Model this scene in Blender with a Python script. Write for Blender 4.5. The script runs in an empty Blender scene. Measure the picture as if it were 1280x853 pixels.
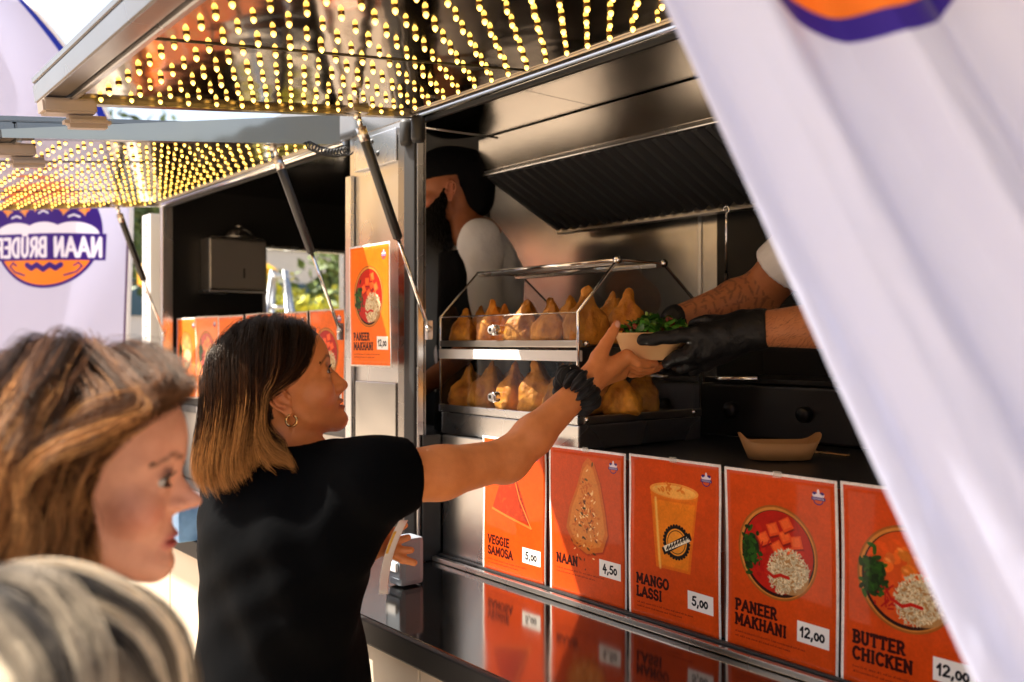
import bpy, bmesh, math, random
import numpy as np
from mathutils import Vector, Matrix
random.seed(7); np.random.seed(7)
SC = bpy.context.scene
COL = SC.collection
PI = math.pi
R = math.radians

# ------------------------------------------------------------------ camera, sky, sun, exposure
CAM = np.array([0.0, -0.89, 1.60])
TH = R(39.2)                                   # angle between the view axis and the truck's long side
FW = np.array([-math.cos(TH), math.sin(TH), 0.0]); RT = np.array([math.sin(TH), math.cos(TH), 0.0])
cam = bpy.data.cameras.new('camera'); camo = bpy.data.objects.new('camera', cam); COL.objects.link(camo)
camo.location = CAM; camo.rotation_euler = (R(90.1), 0, PI/2 - TH)
cam.lens = 32.35; cam.sensor_width = 36; cam.clip_start = 0.02; cam.clip_end = 2000
cam.dof.use_dof = True; cam.dof.focus_distance = 1.78; cam.dof.aperture_fstop = 3.4
SC.camera = camo
SUN_DIR = Vector((-0.50, -0.46, 0.98)).normalized()      # towards the sun
el = math.asin(SUN_DIR.z); az = math.atan2(SUN_DIR.x, SUN_DIR.y)
W = bpy.data.worlds.new('World'); SC.world = W; W.use_nodes = True
nt = W.node_tree
sky = nt.nodes.new('ShaderNodeTexSky'); sky.sky_type = 'NISHITA'; sky.sun_disc = False
sky.sun_elevation = el; sky.sun_rotation = az; sky.dust_density = 4.0; sky.air_density = 1.0
bg = nt.nodes['Background']; bg.inputs[1].default_value = 0.105
hsv = nt.nodes.new('ShaderNodeHueSaturation'); hsv.inputs['Saturation'].default_value = .85      # thin high haze
nt.links.new(sky.outputs[0], hsv.inputs['Color']); nt.links.new(hsv.outputs[0], bg.inputs[0])
sun = bpy.data.lights.new('sun', 'SUN'); sun.energy = 5.0; sun.angle = R(0.5); sun.color = (1, .93, .82)
suno = bpy.data.objects.new('sun', sun); COL.objects.link(suno)
suno.rotation_euler = SUN_DIR.to_track_quat('Z', 'Y').to_euler(); suno.location = (-6, -6, 9)
SC.view_settings.view_transform = 'Standard'; SC.view_settings.look = 'None'
SC.view_settings.exposure = 1.60; SC.view_settings.gamma = 1
SC.cycles.max_bounces = 10; SC.cycles.transparent_max_bounces = 16; SC.cycles.glossy_bounces = 6
SC.cycles.sample_clamp_indirect = 6.0

def V(px, py, t):
    """a place in the scene, t metres ahead of the photographer's eye"""
    return CAM + t*(FW + (px-640)/1150*RT + np.array([0, 0, (428-py)/1150]))
def XD(px, D):                                  # X on a plane parallel to the truck, D metres from the eye
    a = TH + math.atan((px-640)/1150)
    return -D/math.tan(a)
def Y(D): return D - 0.89

# ------------------------------------------------------------------ tags and parents
def tag(o, label=None, cat=None, group=None, kind=None):
    if label: o['label'] = label
    if cat: o['category'] = cat
    if group: o['group'] = group
    if kind: o['kind'] = kind
    return o
def empty(name, loc=(0, 0, 0), label=None, cat=None, group=None, rz=0):
    o = bpy.data.objects.new(name, None); COL.objects.link(o); o.location = loc; o.rotation_euler = (0, 0, rz)
    o.empty_display_size = 0.05
    return tag(o, label, cat, group)
def link(name, me, m=None, parent=None, smooth=False):
    o = bpy.data.objects.new(name, me); COL.objects.link(o)
    if m is not None and len(me.materials) == 0: me.materials.append(m)
    if parent is not None:
        o.parent = parent
        o.matrix_parent_inverse = Matrix.Translation(-Vector(parent.location)) if parent.rotation_euler.z == 0 and parent.parent is None else \
            (world_of(parent)).inverted()
    if smooth and len(me.polygons): me.polygons.foreach_set('use_smooth', [True]*len(me.polygons))
    return o
def world_of(o):
    m = Matrix.Translation(o.location) @ o.rotation_euler.to_matrix().to_4x4()
    if o.parent: return world_of(o.parent) @ o.matrix_parent_inverse @ m
    return m
def bm_mesh(bm, name='m'):
    me = bpy.data.meshes.new(name); bm.to_mesh(me); bm.free(); return me
def raw_mesh(verts, faces, name='m'):
    me = bpy.data.meshes.new(name); me.from_pydata([tuple(v) for v in verts], [], [tuple(f) for f in faces]); me.update(); return me

# ------------------------------------------------------------------ materials
def mat(name, base=(.5, .5, .5), rough=.5, metal=0, **kw):
    m = bpy.data.materials.new(name); m.use_nodes = True
    b = m.node_tree.nodes['Principled BSDF']
    b.inputs['Base Color'].default_value = (*base, 1); b.inputs['Roughness'].default_value = rough
    b.inputs['Metallic'].default_value = metal
    for k, v in kw.items():
        b.inputs[k.replace('_', ' ')].default_value = v
    return m
def N(m, t, **kw):
    n = m.node_tree.nodes.new(t)
    for k, v in kw.items():
        if k in n.inputs: n.inputs[k].default_value = v
        else: setattr(n, k, v)
    return n
def L(m, a, b): m.node_tree.links.new(a, b)
def bsdf(m): return m.node_tree.nodes['Principled BSDF']
def noise_col(m, c1, c2, scale=8, detail=4, stretch=(1, 1, 1), lo=.35, hi=.65, coord='Object'):
    tc = N(m, 'ShaderNodeTexCoord'); mp = N(m, 'ShaderNodeMapping'); mp.inputs['Scale'].default_value = stretch
    L(m, tc.outputs[coord], mp.inputs[0])
    n = N(m, 'ShaderNodeTexNoise'); n.inputs['Scale'].default_value = scale; n.inputs['Detail'].default_value = detail
    L(m, mp.outputs[0], n.inputs['Vector'])
    r = N(m, 'ShaderNodeValToRGB'); r.color_ramp.elements[0].position = lo; r.color_ramp.elements[1].position = hi
    r.color_ramp.elements[0].color = (*c1, 1); r.color_ramp.elements[1].color = (*c2, 1)
    L(m, n.outputs[0], r.inputs[0]); L(m, r.outputs[0], bsdf(m).inputs['Base Color'])
    return mp, n, r
def noise_bump(m, scale=30, strength=.2, dist=.002, detail=3, stretch=(1, 1, 1), coord='Object'):
    tc = N(m, 'ShaderNodeTexCoord'); mp = N(m, 'ShaderNodeMapping'); mp.inputs['Scale'].default_value = stretch
    L(m, tc.outputs[coord], mp.inputs[0])
    n = N(m, 'ShaderNodeTexNoise'); n.inputs['Scale'].default_value = scale; n.inputs['Detail'].default_value = detail
    L(m, mp.outputs[0], n.inputs['Vector'])
    b = N(m, 'ShaderNodeBump'); b.inputs['Strength'].default_value = strength; b.inputs['Distance'].default_value = dist
    L(m, n.outputs[0], b.inputs['Height'])
    prev = bsdf(m).inputs['Normal']
    if prev.is_linked: L(m, prev.links[0].from_socket, b.inputs['Normal'])
    L(m, b.outputs[0], prev)
    return n
def noise_rough(m, lo, hi, scale=6, stretch=(1, 1, 1)):
    tc = N(m, 'ShaderNodeTexCoord'); mp = N(m, 'ShaderNodeMapping'); mp.inputs['Scale'].default_value = stretch
    L(m, tc.outputs['Object'], mp.inputs[0])
    n = N(m, 'ShaderNodeTexNoise'); n.inputs['Scale'].default_value = scale; n.inputs['Detail'].default_value = 2
    L(m, mp.outputs[0], n.inputs['Vector'])
    mr = N(m, 'ShaderNodeMapRange'); mr.inputs[1].default_value = .1; mr.inputs[2].default_value = .9
    mr.inputs[3].default_value = lo; mr.inputs[4].default_value = hi
    L(m, n.outputs[0], mr.inputs[0]); L(m, mr.outputs[0], bsdf(m).inputs['Roughness'])

M = {}
def steel(name, base=.55, lo=.12, hi=.3, wav=.0, wscale=4, brush=(1, 1, 60), tint=(1, .97, .93)):
    m = mat(name, tuple(base*c for c in tint), lo, 1)
    noise_rough(m, lo, hi, 5)
    if brush: noise_bump(m, 20, .025, .0004, 2, brush)
    if wav: noise_bump(m, wscale, wav, .01, 2)
    return m
M['mirror'] = steel('polished_steel', .52, .05, .13, .35, 5, None, (1, .84, .66))
M['steel'] = steel('brushed_steel', .62, .20, .36, .08, 3, (1, 1, 60))
M['steel_h'] = steel('brushed_steel_level', .46, .24, .40, .05, 3, (1, 1, 40), (1, .94, .86))
M['hood'] = steel('hood_steel', .70, .16, .26, .20, 4, (1, 1, 40), (1, .95, .87))
M['steel_in'] = steel('kitchen_steel', .42, .18, .30, .35, 3.5, (40, 40, 1), (1, .95, .88))
M['rail'] = steel('hatch_rail_steel', .30, .2, .34, .05, 3, (1, 1, 40), (1, .92, .84))
M['ledge'] = steel('serving_ledge_steel', .19, .06, .16, .05, 6, None, (1, .92, .80))
M['ceil'] = steel('polished_ceiling_steel', .30, .05, .15, .12, 3, None, (1, .95, .88))
M['alu'] = steel('aluminium_profile', .62, .2, .34, 0, 3, (1, 1, 30), (1, 1, 1))
M['chrome'] = mat('chrome', (.8, .79, .77), .08, 1)
M['black_rubber'] = mat('black_rubber', (.012, .012, .012), .55)
M['black_plastic'] = mat('black_plastic', (.015, .015, .016), .28)
M['black_metal'] = mat('black_painted_metal', (.02, .02, .02), .35)
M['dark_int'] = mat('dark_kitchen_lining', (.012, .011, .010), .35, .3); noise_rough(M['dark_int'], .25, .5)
M['white_paint'] = mat('white_paint', (.75, .74, .72), .4)
M['cream'] = mat('cream_panel_paint', (.66, .56, .42), .33); noise_rough(M['cream'], .28, .45); noise_bump(M['cream'], 3, .1, .01)
M['grey_plastic'] = mat('grey_brown_plastic', (.30, .24, .19), .45)
# glass
def glass_mat(name, tint=(1, 1, 1), rough=.0, refl=.12):
    m = bpy.data.materials.new(name); m.use_nodes = True; n = m.node_tree; n.nodes.clear()
    out = n.nodes.new('ShaderNodeOutputMaterial'); mix = n.nodes.new('ShaderNodeMixShader')
    tr = n.nodes.new('ShaderNodeBsdfTransparent'); gl = n.nodes.new('ShaderNodeBsdfGlossy')
    gl.inputs['Roughness'].default_value = rough; tr.inputs[0].default_value = (*tint, 1)
    fr = n.nodes.new('ShaderNodeLayerWeight'); fr.inputs[0].default_value = .25
    mr = n.nodes.new('ShaderNodeMapRange'); mr.inputs[3].default_value = refl*.4; mr.inputs[4].default_value = .5
    n.links.new(fr.outputs['Fresnel'], mr.inputs[0]); n.links.new(mr.outputs[0], mix.inputs[0])
    n.links.new(tr.outputs[0], mix.inputs[1]); n.links.new(gl.outputs[0], mix.inputs[2])
    n.links.new(mix.outputs[0], out.inputs[0]); return m
M['glass'] = glass_mat('clear_glass', (.95, .96, .95), .0, .17)
M['glass_edge'] = mat('glass_edge', (.45, .5, .46), .15, 0, Transmission_Weight=.3)
def vcol_mat(name, rough=.5, attr='col', **kw):
    m = mat(name, (1, 1, 1), rough, 0, **kw)
    a = N(m, 'ShaderNodeAttribute', attribute_name=attr); L(m, a.outputs['Color'], bsdf(m).inputs['Base Color']); return m
def set_vcol(me, arr, name='col'):
    a = me.attributes.new(name, 'FLOAT_COLOR', 'POINT')
    b = np.ones((len(arr), 4), np.float32); b[:, :3] = arr; a.data.foreach_set('color', b.ravel())

# ------------------------------------------------------------------ mesh pieces
def add_box(bm, lo, hi, rot=None, piv=None):
    vs = []
    for x in (lo[0], hi[0]):
        for y in (lo[1], hi[1]):
            for z in (lo[2], hi[2]):
                vs.append(bm.verts.new((x, y, z)))
    for f in ((0, 1, 3, 2), (4, 6, 7, 5), (0, 4, 5, 1), (2, 3, 7, 6), (0, 2, 6, 4), (1, 5, 7, 3)):
        bm.faces.new([vs[i] for i in f])
    if rot is not None: bmesh.ops.rotate(bm, verts=vs, cent=piv or (0, 0, 0), matrix=rot)
    return vs
def box(name, lo, hi, m, parent=None, bev=.0, rot=None, piv=None):
    bm = bmesh.new(); add_box(bm, lo, hi, rot, piv)
    if bev > 0: bmesh.ops.bevel(bm, geom=bm.edges[:], offset=bev, segments=2, affect='EDGES', profile=.6)
    bmesh.ops.recalc_face_normals(bm, faces=bm.faces[:])
    return link(name, bm_mesh(bm, name), m, parent)
def frame_of(d):
    d = Vector(d).normalized(); a = Vector((0, 0, 1)) if abs(d.z) < .9 else Vector((1, 0, 0))
    u = d.cross(a).normalized(); v = d.cross(u).normalized(); return u, v
def add_tube(bm, pts, r, n=10, caps=True):
    pts = [Vector(p) for p in pts]; rs = r if isinstance(r, (list, tuple)) else [r]*len(pts)
    rings = []; u = None
    for i, p in enumerate(pts):
        d = (pts[min(i+1, len(pts)-1)] - pts[max(i-1, 0)]).normalized()
        if u is None: u, v = frame_of(d)
        else:
            u = (u - d*u.dot(d)).normalized(); v = d.cross(u).normalized()
        rings.append([bm.verts.new(p + rs[i]*(math.cos(a)*u + math.sin(a)*v)) for a in [2*PI*k/n for k in range(n)]])
    for i in range(len(rings)-1):
        for k in range(n):
            f = bm.faces.new((rings[i][k], rings[i][(k+1) % n], rings[i+1][(k+1) % n], rings[i+1][k])); f.smooth = True
    if caps:
        bm.faces.new(rings[0]); bm.faces.new(rings[-1])
def tube(name, pts, r, m, parent=None, n=12):
    bm = bmesh.new(); add_tube(bm, pts, r, n); bmesh.ops.recalc_face_normals(bm, faces=bm.faces[:])
    return link(name, bm_mesh(bm, name), m, parent)
def add_lathe(bm, prof, n=24, cx=0, cy=0, cz=0):
    rings = []
    for r, z in prof:
        rings.append([bm.verts.new((cx+max(r, 1e-5)*math.cos(2*PI*k/n), cy+max(r, 1e-5)*math.sin(2*PI*k/n), cz+z)) for k in range(n)])
    for i in range(len(rings)-1):
        for k in range(n):
            f = bm.faces.new((rings[i][k], rings[i][(k+1) % n], rings[i+1][(k+1) % n], rings[i+1][k])); f.smooth = True
    return rings
def lathe(name, prof, m, parent=None, n=24, loc=(0, 0, 0)):
    bm = bmesh.new(); add_lathe(bm, prof, n, *loc); bmesh.ops.remove_doubles(bm, verts=bm.verts[:], dist=2e-5)
    bmesh.ops.recalc_face_normals(bm, faces=bm.faces[:])
    return link(name, bm_mesh(bm, name), m, parent)
def prism(name, poly, axis, a, b, m, parent=None, bev=0):
    """poly in the two other axes, extruded from a to b along axis"""
    bm = bmesh.new(); lo = []; hi = []
    for p in poly:
        for lst, c in ((lo, a), (hi, b)):
            q = [p[0], p[1]]; q.insert(axis, c); lst.append(bm.verts.new(q))
    n = len(poly); bm.faces.new(lo); bm.faces.new(hi)
    for i in range(n): bm.faces.new((lo[i], lo[(i+1) % n], hi[(i+1) % n], hi[i]))
    if bev: bmesh.ops.bevel(bm, geom=bm.edges[:], offset=bev, segments=2, affect='EDGES')
    bmesh.ops.recalc_face_normals(bm, faces=bm.faces[:])
    return link(name, bm_mesh(bm, name), m, parent)
# ------------------------------------------------------------------ drawing printed pictures (numpy canvas, y down, unit = canvas width)
class Canvas:
    def __init__(s, w, h, col):
        s.w, s.h = w, h; s.a = np.empty((h, w, 4), np.float32); s.a[:] = (*col, 1)
        s.X, s.Y = np.meshgrid((np.arange(w)+.5)/w, (np.arange(h)+.5)/w)
        s.px = 1.0/w
    def _win(s, x0, y0, x1, y1, pad):
        pad += 2*s.px
        i0 = max(0, int((y0-pad)*s.w)); i1 = min(s.h, int((y1+pad)*s.w)+2); j0 = max(0, int((x0-pad)*s.w)); j1 = min(s.w, int((x1+pad)*s.w)+2)
        return slice(i0, max(i0, i1)), slice(j0, max(j0, j1))
    def put(s, sl, d, col, al=1.0, soft=1.0):
        c = np.clip(.5 - d/(s.px*soft), 0, 1)*al
        s.a[sl][..., :3] = s.a[sl][..., :3]*(1-c[..., None]) + np.array(col[:3], np.float32)*c[..., None]
    def line(s, pts, r, col, al=1.0, soft=1.0):
        for (x0, y0), (x1, y1) in zip(pts[:-1], pts[1:]):
            sl = s._win(min(x0, x1), min(y0, y1), max(x0, x1), max(y0, y1), r)
            X, Yy = s.X[sl], s.Y[sl]
            if X.size == 0: continue
            dx, dy = x1-x0, y1-y0; q = dx*dx+dy*dy+1e-12
            t = np.clip(((X-x0)*dx+(Yy-y0)*dy)/q, 0, 1)
            s.put(sl, np.hypot(X-x0-t*dx, Yy-y0-t*dy)-r, col, al, soft)
    def ell(s, cx, cy, rx, ry, col, rot=0, al=1.0, soft=1.0):
        m = max(rx, ry); sl = s._win(cx-m, cy-m, cx+m, cy+m, 0); X, Yy = s.X[sl]-cx, s.Y[sl]-cy
        if X.size == 0: return
        c, n = math.cos(rot), math.sin(rot); u = X*c+Yy*n; v = -X*n+Yy*c
        k = np.sqrt((u/rx)**2+(v/ry)**2)
        s.put(sl, (k-1)*min(rx, ry), col, al, soft)
    def ring(s, cx, cy, r, w, col, al=1):
        sl = s._win(cx-r, cy-r, cx+r, cy+r, w); s.put(sl, abs(np.hypot(s.X[sl]-cx, s.Y[sl]-cy)-r)-w/2, col, al)
    def poly(s, pts, col, al=1.0, soft=1.0):
        p = np.array(pts); sl = s._win(p[:, 0].min(), p[:, 1].min(), p[:, 0].max(), p[:, 1].max(), 0)
        X, Yy = s.X[sl], s.Y[sl]
        if X.size == 0: return
        ins = np.zeros(X.shape, bool); d = np.full(X.shape, 9.0)
        for i in range(len(p)):
            x0, y0 = p[i]; x1, y1 = p[(i+1) % len(p)]
            dx, dy = x1-x0, y1-y0; q = dx*dx+dy*dy+1e-12
            t = np.clip(((X-x0)*dx+(Yy-y0)*dy)/q, 0, 1); d = np.minimum(d, np.hypot(X-x0-t*dx, Yy-y0-t*dy))
            if y0 != y1: ins ^= ((y0 > Yy) != (y1 > Yy)) & (X < (x1-x0)*(Yy-y0)/(y1-y0)+x0)
        s.put(sl, np.where(ins, -d, d), col, al, soft)
    def mul(s, amp, scale, rng):
        """soft blotches"""
        for _ in range(3):
            n = max(2, int(scale)); g = rng.rand(int(n*s.h/s.w)+3, n+3)
            yy = s.Y*n; xx = s.X*n; i = yy.astype(int); j = xx.astype(int); fy = yy-i; fx = xx-j
            fy = fy*fy*(3-2*fy); fx = fx*fx*(3-2*fx)
            v = g[i, j]*(1-fy)*(1-fx)+g[i+1, j]*fy*(1-fx)+g[i, j+1]*(1-fy)*fx+g[i+1, j+1]*fy*fx
            s.a[..., :3] *= (1+amp*(v-.5))[..., None]; scale *= 2.1; amp *= .6
    def image(s, name):
        im = bpy.data.images.new(name, s.w, s.h); im.colorspace_settings.name = 'sRGB'
        im.pixels.foreach_set(np.clip(s.a[::-1], 0, 1).astype(np.float32).ravel()); im.update(); im.pack(); return im
def arc(cx, cy, rx, ry, a0, a1, n=10):
    return [(cx+rx*math.cos(R(a0+(a1-a0)*i/n)), cy+ry*math.sin(R(a0+(a1-a0)*i/n))) for i in range(n+1)]
# glyphs: width, strokes, slab serif points; y up, cap height 1
GL = {
 'A': (.80, [[(0, 0), (.40, 1), (.80, 0)], [(.16, .34), (.64, .34)]], [(0, 0), (.8, 0)]),
 'B': (.62, [[(.1, 0), (.1, 1)], [(.1, 1)]+arc(.34, .76, .24, .24, 90, -90)+[(.1, .52)], [(.1, .52)]+arc(.36, .26, .26, .26, 90, -90)+[(.1, 0)]], [(.05, 0), (.05, 1)]),
 'C': (.68, [arc(.38, .5, .36, .5, 48, 312, 16)], [(.62, .86)]),
 'D': (.68, [[(.1, 0), (.1, 1)], [(.1, 1)]+arc(.26, .5, .40, .5, 90, -90, 14)+[(.1, 0)]], [(.05, 0), (.05, 1)]),
 'E': (.58, [[(.56, 1), (.1, 1), (.1, 0), (.58, 0)], [(.1, .52), (.48, .52)]], [(.05, 0), (.05, 1)]),
 'G': (.72, [arc(.38, .5, .36, .5, 48, 340, 16)+[(.72, .46), (.46, .46)]], []),
 'H': (.74, [[(.1, 0), (.1, 1)], [(.66, 0), (.66, 1)], [(.1, .52), (.66, .52)]], [(.1, 0), (.1, 1), (.66, 0), (.66, 1)]),
 'I': (.28, [[(.14, 0), (.14, 1)]], [(.14, 0), (.14, 1)]),
 'K': (.72, [[(.1, 0), (.1, 1)], [(.62, 1), (.1, .42)], [(.3, .60), (.68, 0)]], [(.1, 0), (.1, 1), (.66, 0), (.62, 1)]),
 'L': (.56, [[(.1, 1), (.1, 0), (.56, 0), (.56, .16)]], [(.1, 1), (.05, 0)]),
 'M': (.90, [[(.08, 0), (.1, 1), (.45, .28), (.80, 1), (.82, 0)]], [(.08, 0), (.06, 1), (.84, 1), (.82, 0)]),
 'N': (.76, [[(.1, 0), (.1, 1), (.66, 0), (.66, 1)]], [(.1, 0), (.06, 1), (.66, 1)]),
 'O': (.74, [arc(.37, .5, .36, .5, 0, 360, 20)], []),
 'P': (.62, [[(.1, 0), (.1, 1)], [(.1, 1)]+arc(.34, .73, .25, .27, 90, -90)+[(.1, .46)]], [(.1, 0), (.05, 1)]),
 'R': (.68, [[(.1, 0), (.1, 1)], [(.1, 1)]+arc(.34, .74, .25, .26, 90, -90)+[(.1, .48)], [(.34, .48), (.62, 0)]], [(.1, 0), (.05, 1), (.64, 0)]),
 'S': (.60, [arc(.30, .75, .26, .25, 20, 270, 12)+arc(.30, .25, .28, .25, 90, -160, 12)], []),
 'T': (.66, [[(.33, 0), (.33, 1)], [(.02, .86), (.02, 1), (.64, 1), (.64, .86)]], [(.33, 0)]),
 'U': (.72, [[(.1, 1), (.1, .34)]+arc(.36, .3, .26, .3, 180, 360, 10)+[(.62, 1)]], [(.1, 1), (.62, 1)]),
 'V': (.76, [[(0, 1), (.38, 0), (.76, 1)]], [(.02, 1), (.74, 1)]), ' ': (.3, [], [])}
def text(c, s, x, y, h, th, col, serif=True, sp=.2, mirror=None, sx=1.0, curve=None):
    """s written from x with its baseline at y (y down)"""
    def pos(p):
        px = x+p[0]; py = y-p[1]
        if mirror is not None: px = 2*mirror-px
        return (px, py)
    x0 = 0
    for ch in s:
        um = ch == 'Ü'
        w, st, se = GL['U' if um else ch]
        for q in st: c.line([pos((x0+a*h*sx, b*h)) for a, b in q], th/2, col)
        if um:
            for k in (.22, .52): c.ell(*pos((x0+k*h*sx, 1.22*h)), th*.6, th*.6, col)
        if serif:
            for a, b in se: c.line([pos((x0+(a-.11)*h*sx, b*h)), pos((x0+(a+.11)*h*sx, b*h))], th*.36, col)
        x0 += (w+sp)*h*sx
    return x0
DG = {'0': (.6, [arc(.3, .45, .27, .42, 80, 445, 14)]), '1': (.38, [[(.02, .62), (.28, .96), (.24, 0)]]),
      '2': (.58, [arc(.28, .72, .24, .24, 160, -30, 8)+[(.02, .02), (.56, .06)]]), '4': (.62, [[(.34, 1), (.04, .32), (.6, .38)], [(.42, .66), (.38, -.1)]]),
      '5': (.58, [[(.54, .98), (.16, .94), (.10, .56)]+arc(.26, .30, .27, .29, 110, -150, 10)]), ',': (.24, [[(.14, .08), (.04, -.2)]])}
def price(c, s, x, y, w, h):
    c.poly([(x, y), (x+w, y+.004), (x+w, y+h), (x, y+h-.003)], (.93, .91, .88))
    dh = h*.46; tw = sum(DG[k][0]+.16 for k in s)*dh; x0 = x+(w-tw)/2+.1*dh; base = y+h*.5+dh*.46
    for k in s:
        wd, st = DG[k]
        small = .8 if (k == '0') else 1
        for q in st: c.line([(x0+a*dh*small, base-b*dh*small) for a, b in q], .0075*1.0, (.05, .05, .07))
        x0 += (wd*small+.16)*dh
def mini_logo(c, x, y, s, k=1):
    pu = (.24, .12, .42)
    for a in (-1, 1):
        c.ell(x+a*s*.45, y-s*.25, s*.28, s*.30, (.85, .80, .85)); c.ell(x+a*s*.45, y-s*.4, s*.26, s*.16, pu)
    c.ell(x, y-s*.5, s*.16, s*.36, (.88, .84, .88)); c.ell(x, y-s*.05, s*.5, s*.35, (.88, .84, .88))
    c.poly([(x-s*.85, y), (x+s*.85, y), (x+s*.85, y+s*.34), (x-s*.85, y+s*.34)], pu)
    for i in range(8): c.line([(x-s*.66+i*s*.18, y+s*.08), (x-s*.62+i*s*.18, y+s*.26)], s*.03, (.9, .88, .9))
    c.poly(arc(x, y+s*.34, s*.62, s*.5, 0, 180, 12), pu); c.poly(arc(x, y+s*.34, s*.5, s*.38, 0, 180, 12), (.80, .30, .12))
def squiggle(c, x, y, w, rng, h=.012, col=(.32, .07, .02)):
    x1 = x
    while x1 < x+w:
        ln = rng.uniform(.03, .09)
        xx = x1
        while xx < min(x1+ln, x+w):
            k = rng.randint(3)
            if k == 0: c.line([(xx, y), (xx, y-h)], .0022, col, .8)
            elif k == 1: c.ell(xx+.003, y-h*.35, .0045, h*.4, col, al=.75)
            else: c.line([(xx, y), (xx+.006, y-h*.7), (xx+.008, y)], .0018, col, .8)
            xx += .0125
        x1 += ln+.012
def rice(c, cx, cy, r, n, rng, cond):
    for i in range(n):
        a = rng.uniform(0, 2*PI); q = r*math.sqrt(rng.rand()); x = cx+q*math.cos(a); y = cy+q*math.sin(a)
        if not cond(x, y): continue
        b = rng.uniform(.72, 1); c.ell(x, y, .014, .0046, (.93*b, .85*b, .68*b), rng.uniform(0, PI))
def food_bowl(c, cx, cy, r, kind, rng):
    c.ell(cx, cy, r*1.03, r*1.03, (.62, .34, .10)); c.ell(cx, cy, r*.985, r*.985, (.80, .50, .20)); c.ell(cx+.004, cy+.006, r*.94, r*.94, (.16, .05, .03))
    ri = r*.90
    base = {'red': (.70, .10, .03), 'butter': (.82, .30, .06), 'pale': (.86, .50, .25), 'pink': (.80, .36, .30)}[kind]
    c.ell(cx+.006, cy-.004, ri, ri, base)
    for i in range(34):
        a = rng.uniform(0, 2*PI); q = ri*.93*math.sqrt(rng.rand()); x, y = cx+q*math.cos(a), cy+q*math.sin(a)
        b = rng.uniform(.8, 1.15); c.ell(x, y, rng.uniform(.01, .05), rng.uniform(.008, .03), tuple(min(1, v*b) for v in base), rng.uniform(0, PI), .6, 3)
    cubes = [(-.10, -.55), (.25, -.42), (.02, -.12), (.45, -.05), (-.38, -.28), (.56, -.33), (.28, -.72)]
    for ux, uy in cubes:
        x, y = cx+ux*ri, cy+uy*ri; s_ = ri*.185; a = rng.uniform(.1, .9)
        if kind == 'red':
            q = [(x+s_*1.25*math.cos(a+k*PI/2), y+s_*1.15*math.sin(a+k*PI/2)) for k in range(4)]
            c.poly([(p[0]+.006, p[1]+.012) for p in q], (.42, .05, .02), .8, 4); c.poly(q, (.90, .30, .10), 1, 2)
            c.poly([(x+(p[0]-x)*.7-.003, y+(p[1]-y)*.7-.004) for p in q], (.95, .40, .16), .9, 4)
        else:
            col = (.90, .42, .12) if kind == 'butter' else (.90, .60, .35)
            for k in range(4): c.ell(x+rng.uniform(-.6, .6)*s_, y+rng.uniform(-.6, .6)*s_, s_*.8, s_*.6, tuple(v*rng.uniform(.85, 1.08) for v in col), rng.uniform(0, 3), .9, 3)
            c.ell(x-s_*.2, y-s_*.3, s_*.4, s_*.2, (.98, .62, .30), .4, .7, 4)
    inb = lambda x, y: math.hypot(x-cx, y-cy) < ri*.97
    # rice, lower right
    c.ell(cx+ri*.34, cy+ri*.47, ri*.56, ri*.48, (.66, .48, .28), .0, 1, 4)
    rice(c, cx+ri*.34, cy+ri*.47, ri*.62, 720, rng, lambda x, y: inb(x, y))
    # leaves, left
    c.ell(cx-ri*.74, cy+.02, ri*.24, ri*.40, (.07, .10, .02), 0, .85, 10)
    for i in range(120):
        x = cx-ri*.76+rng.normal()*ri*.12; y = cy+.02+rng.normal()*ri*.22
        if math.hypot(x-cx, y-cy) > ri*1.12: continue
        g = rng.uniform(.5, 1.4); c.ell(x, y, .030*rng.uniform(.6, 1.2), .015, (.12*g, .26*g, .05*g), rng.uniform(0, 3), .95, 1.5)
    for i in range(16):
        x = cx-ri*.5+rng.normal()*ri*.1; y = cy+ri*.42+rng.normal()*ri*.2
        c.line([(x, y), (x+rng.uniform(-.04, .04), y+rng.uniform(-.08, .06))], .006, (.66, .05, .03), .9)
    c.line([(cx-ri*.35, cy+ri*.48), (cx-ri*.1, cy+ri*.60), (cx+ri*.1, cy+ri*.52), (cx+ri*.33, cy+ri*.55)], .012, (.72, .09, .04))
def base_poster(rng, col=(.80, .275, .03), w=460):
    c = Canvas(w, int(w*1.414), (.93, .90, .87))
    H = 1.414; c.poly([(.022, .022), (.978, .022), (.978, H-.022), (.022, H-.022)], col)
    return c
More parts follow.
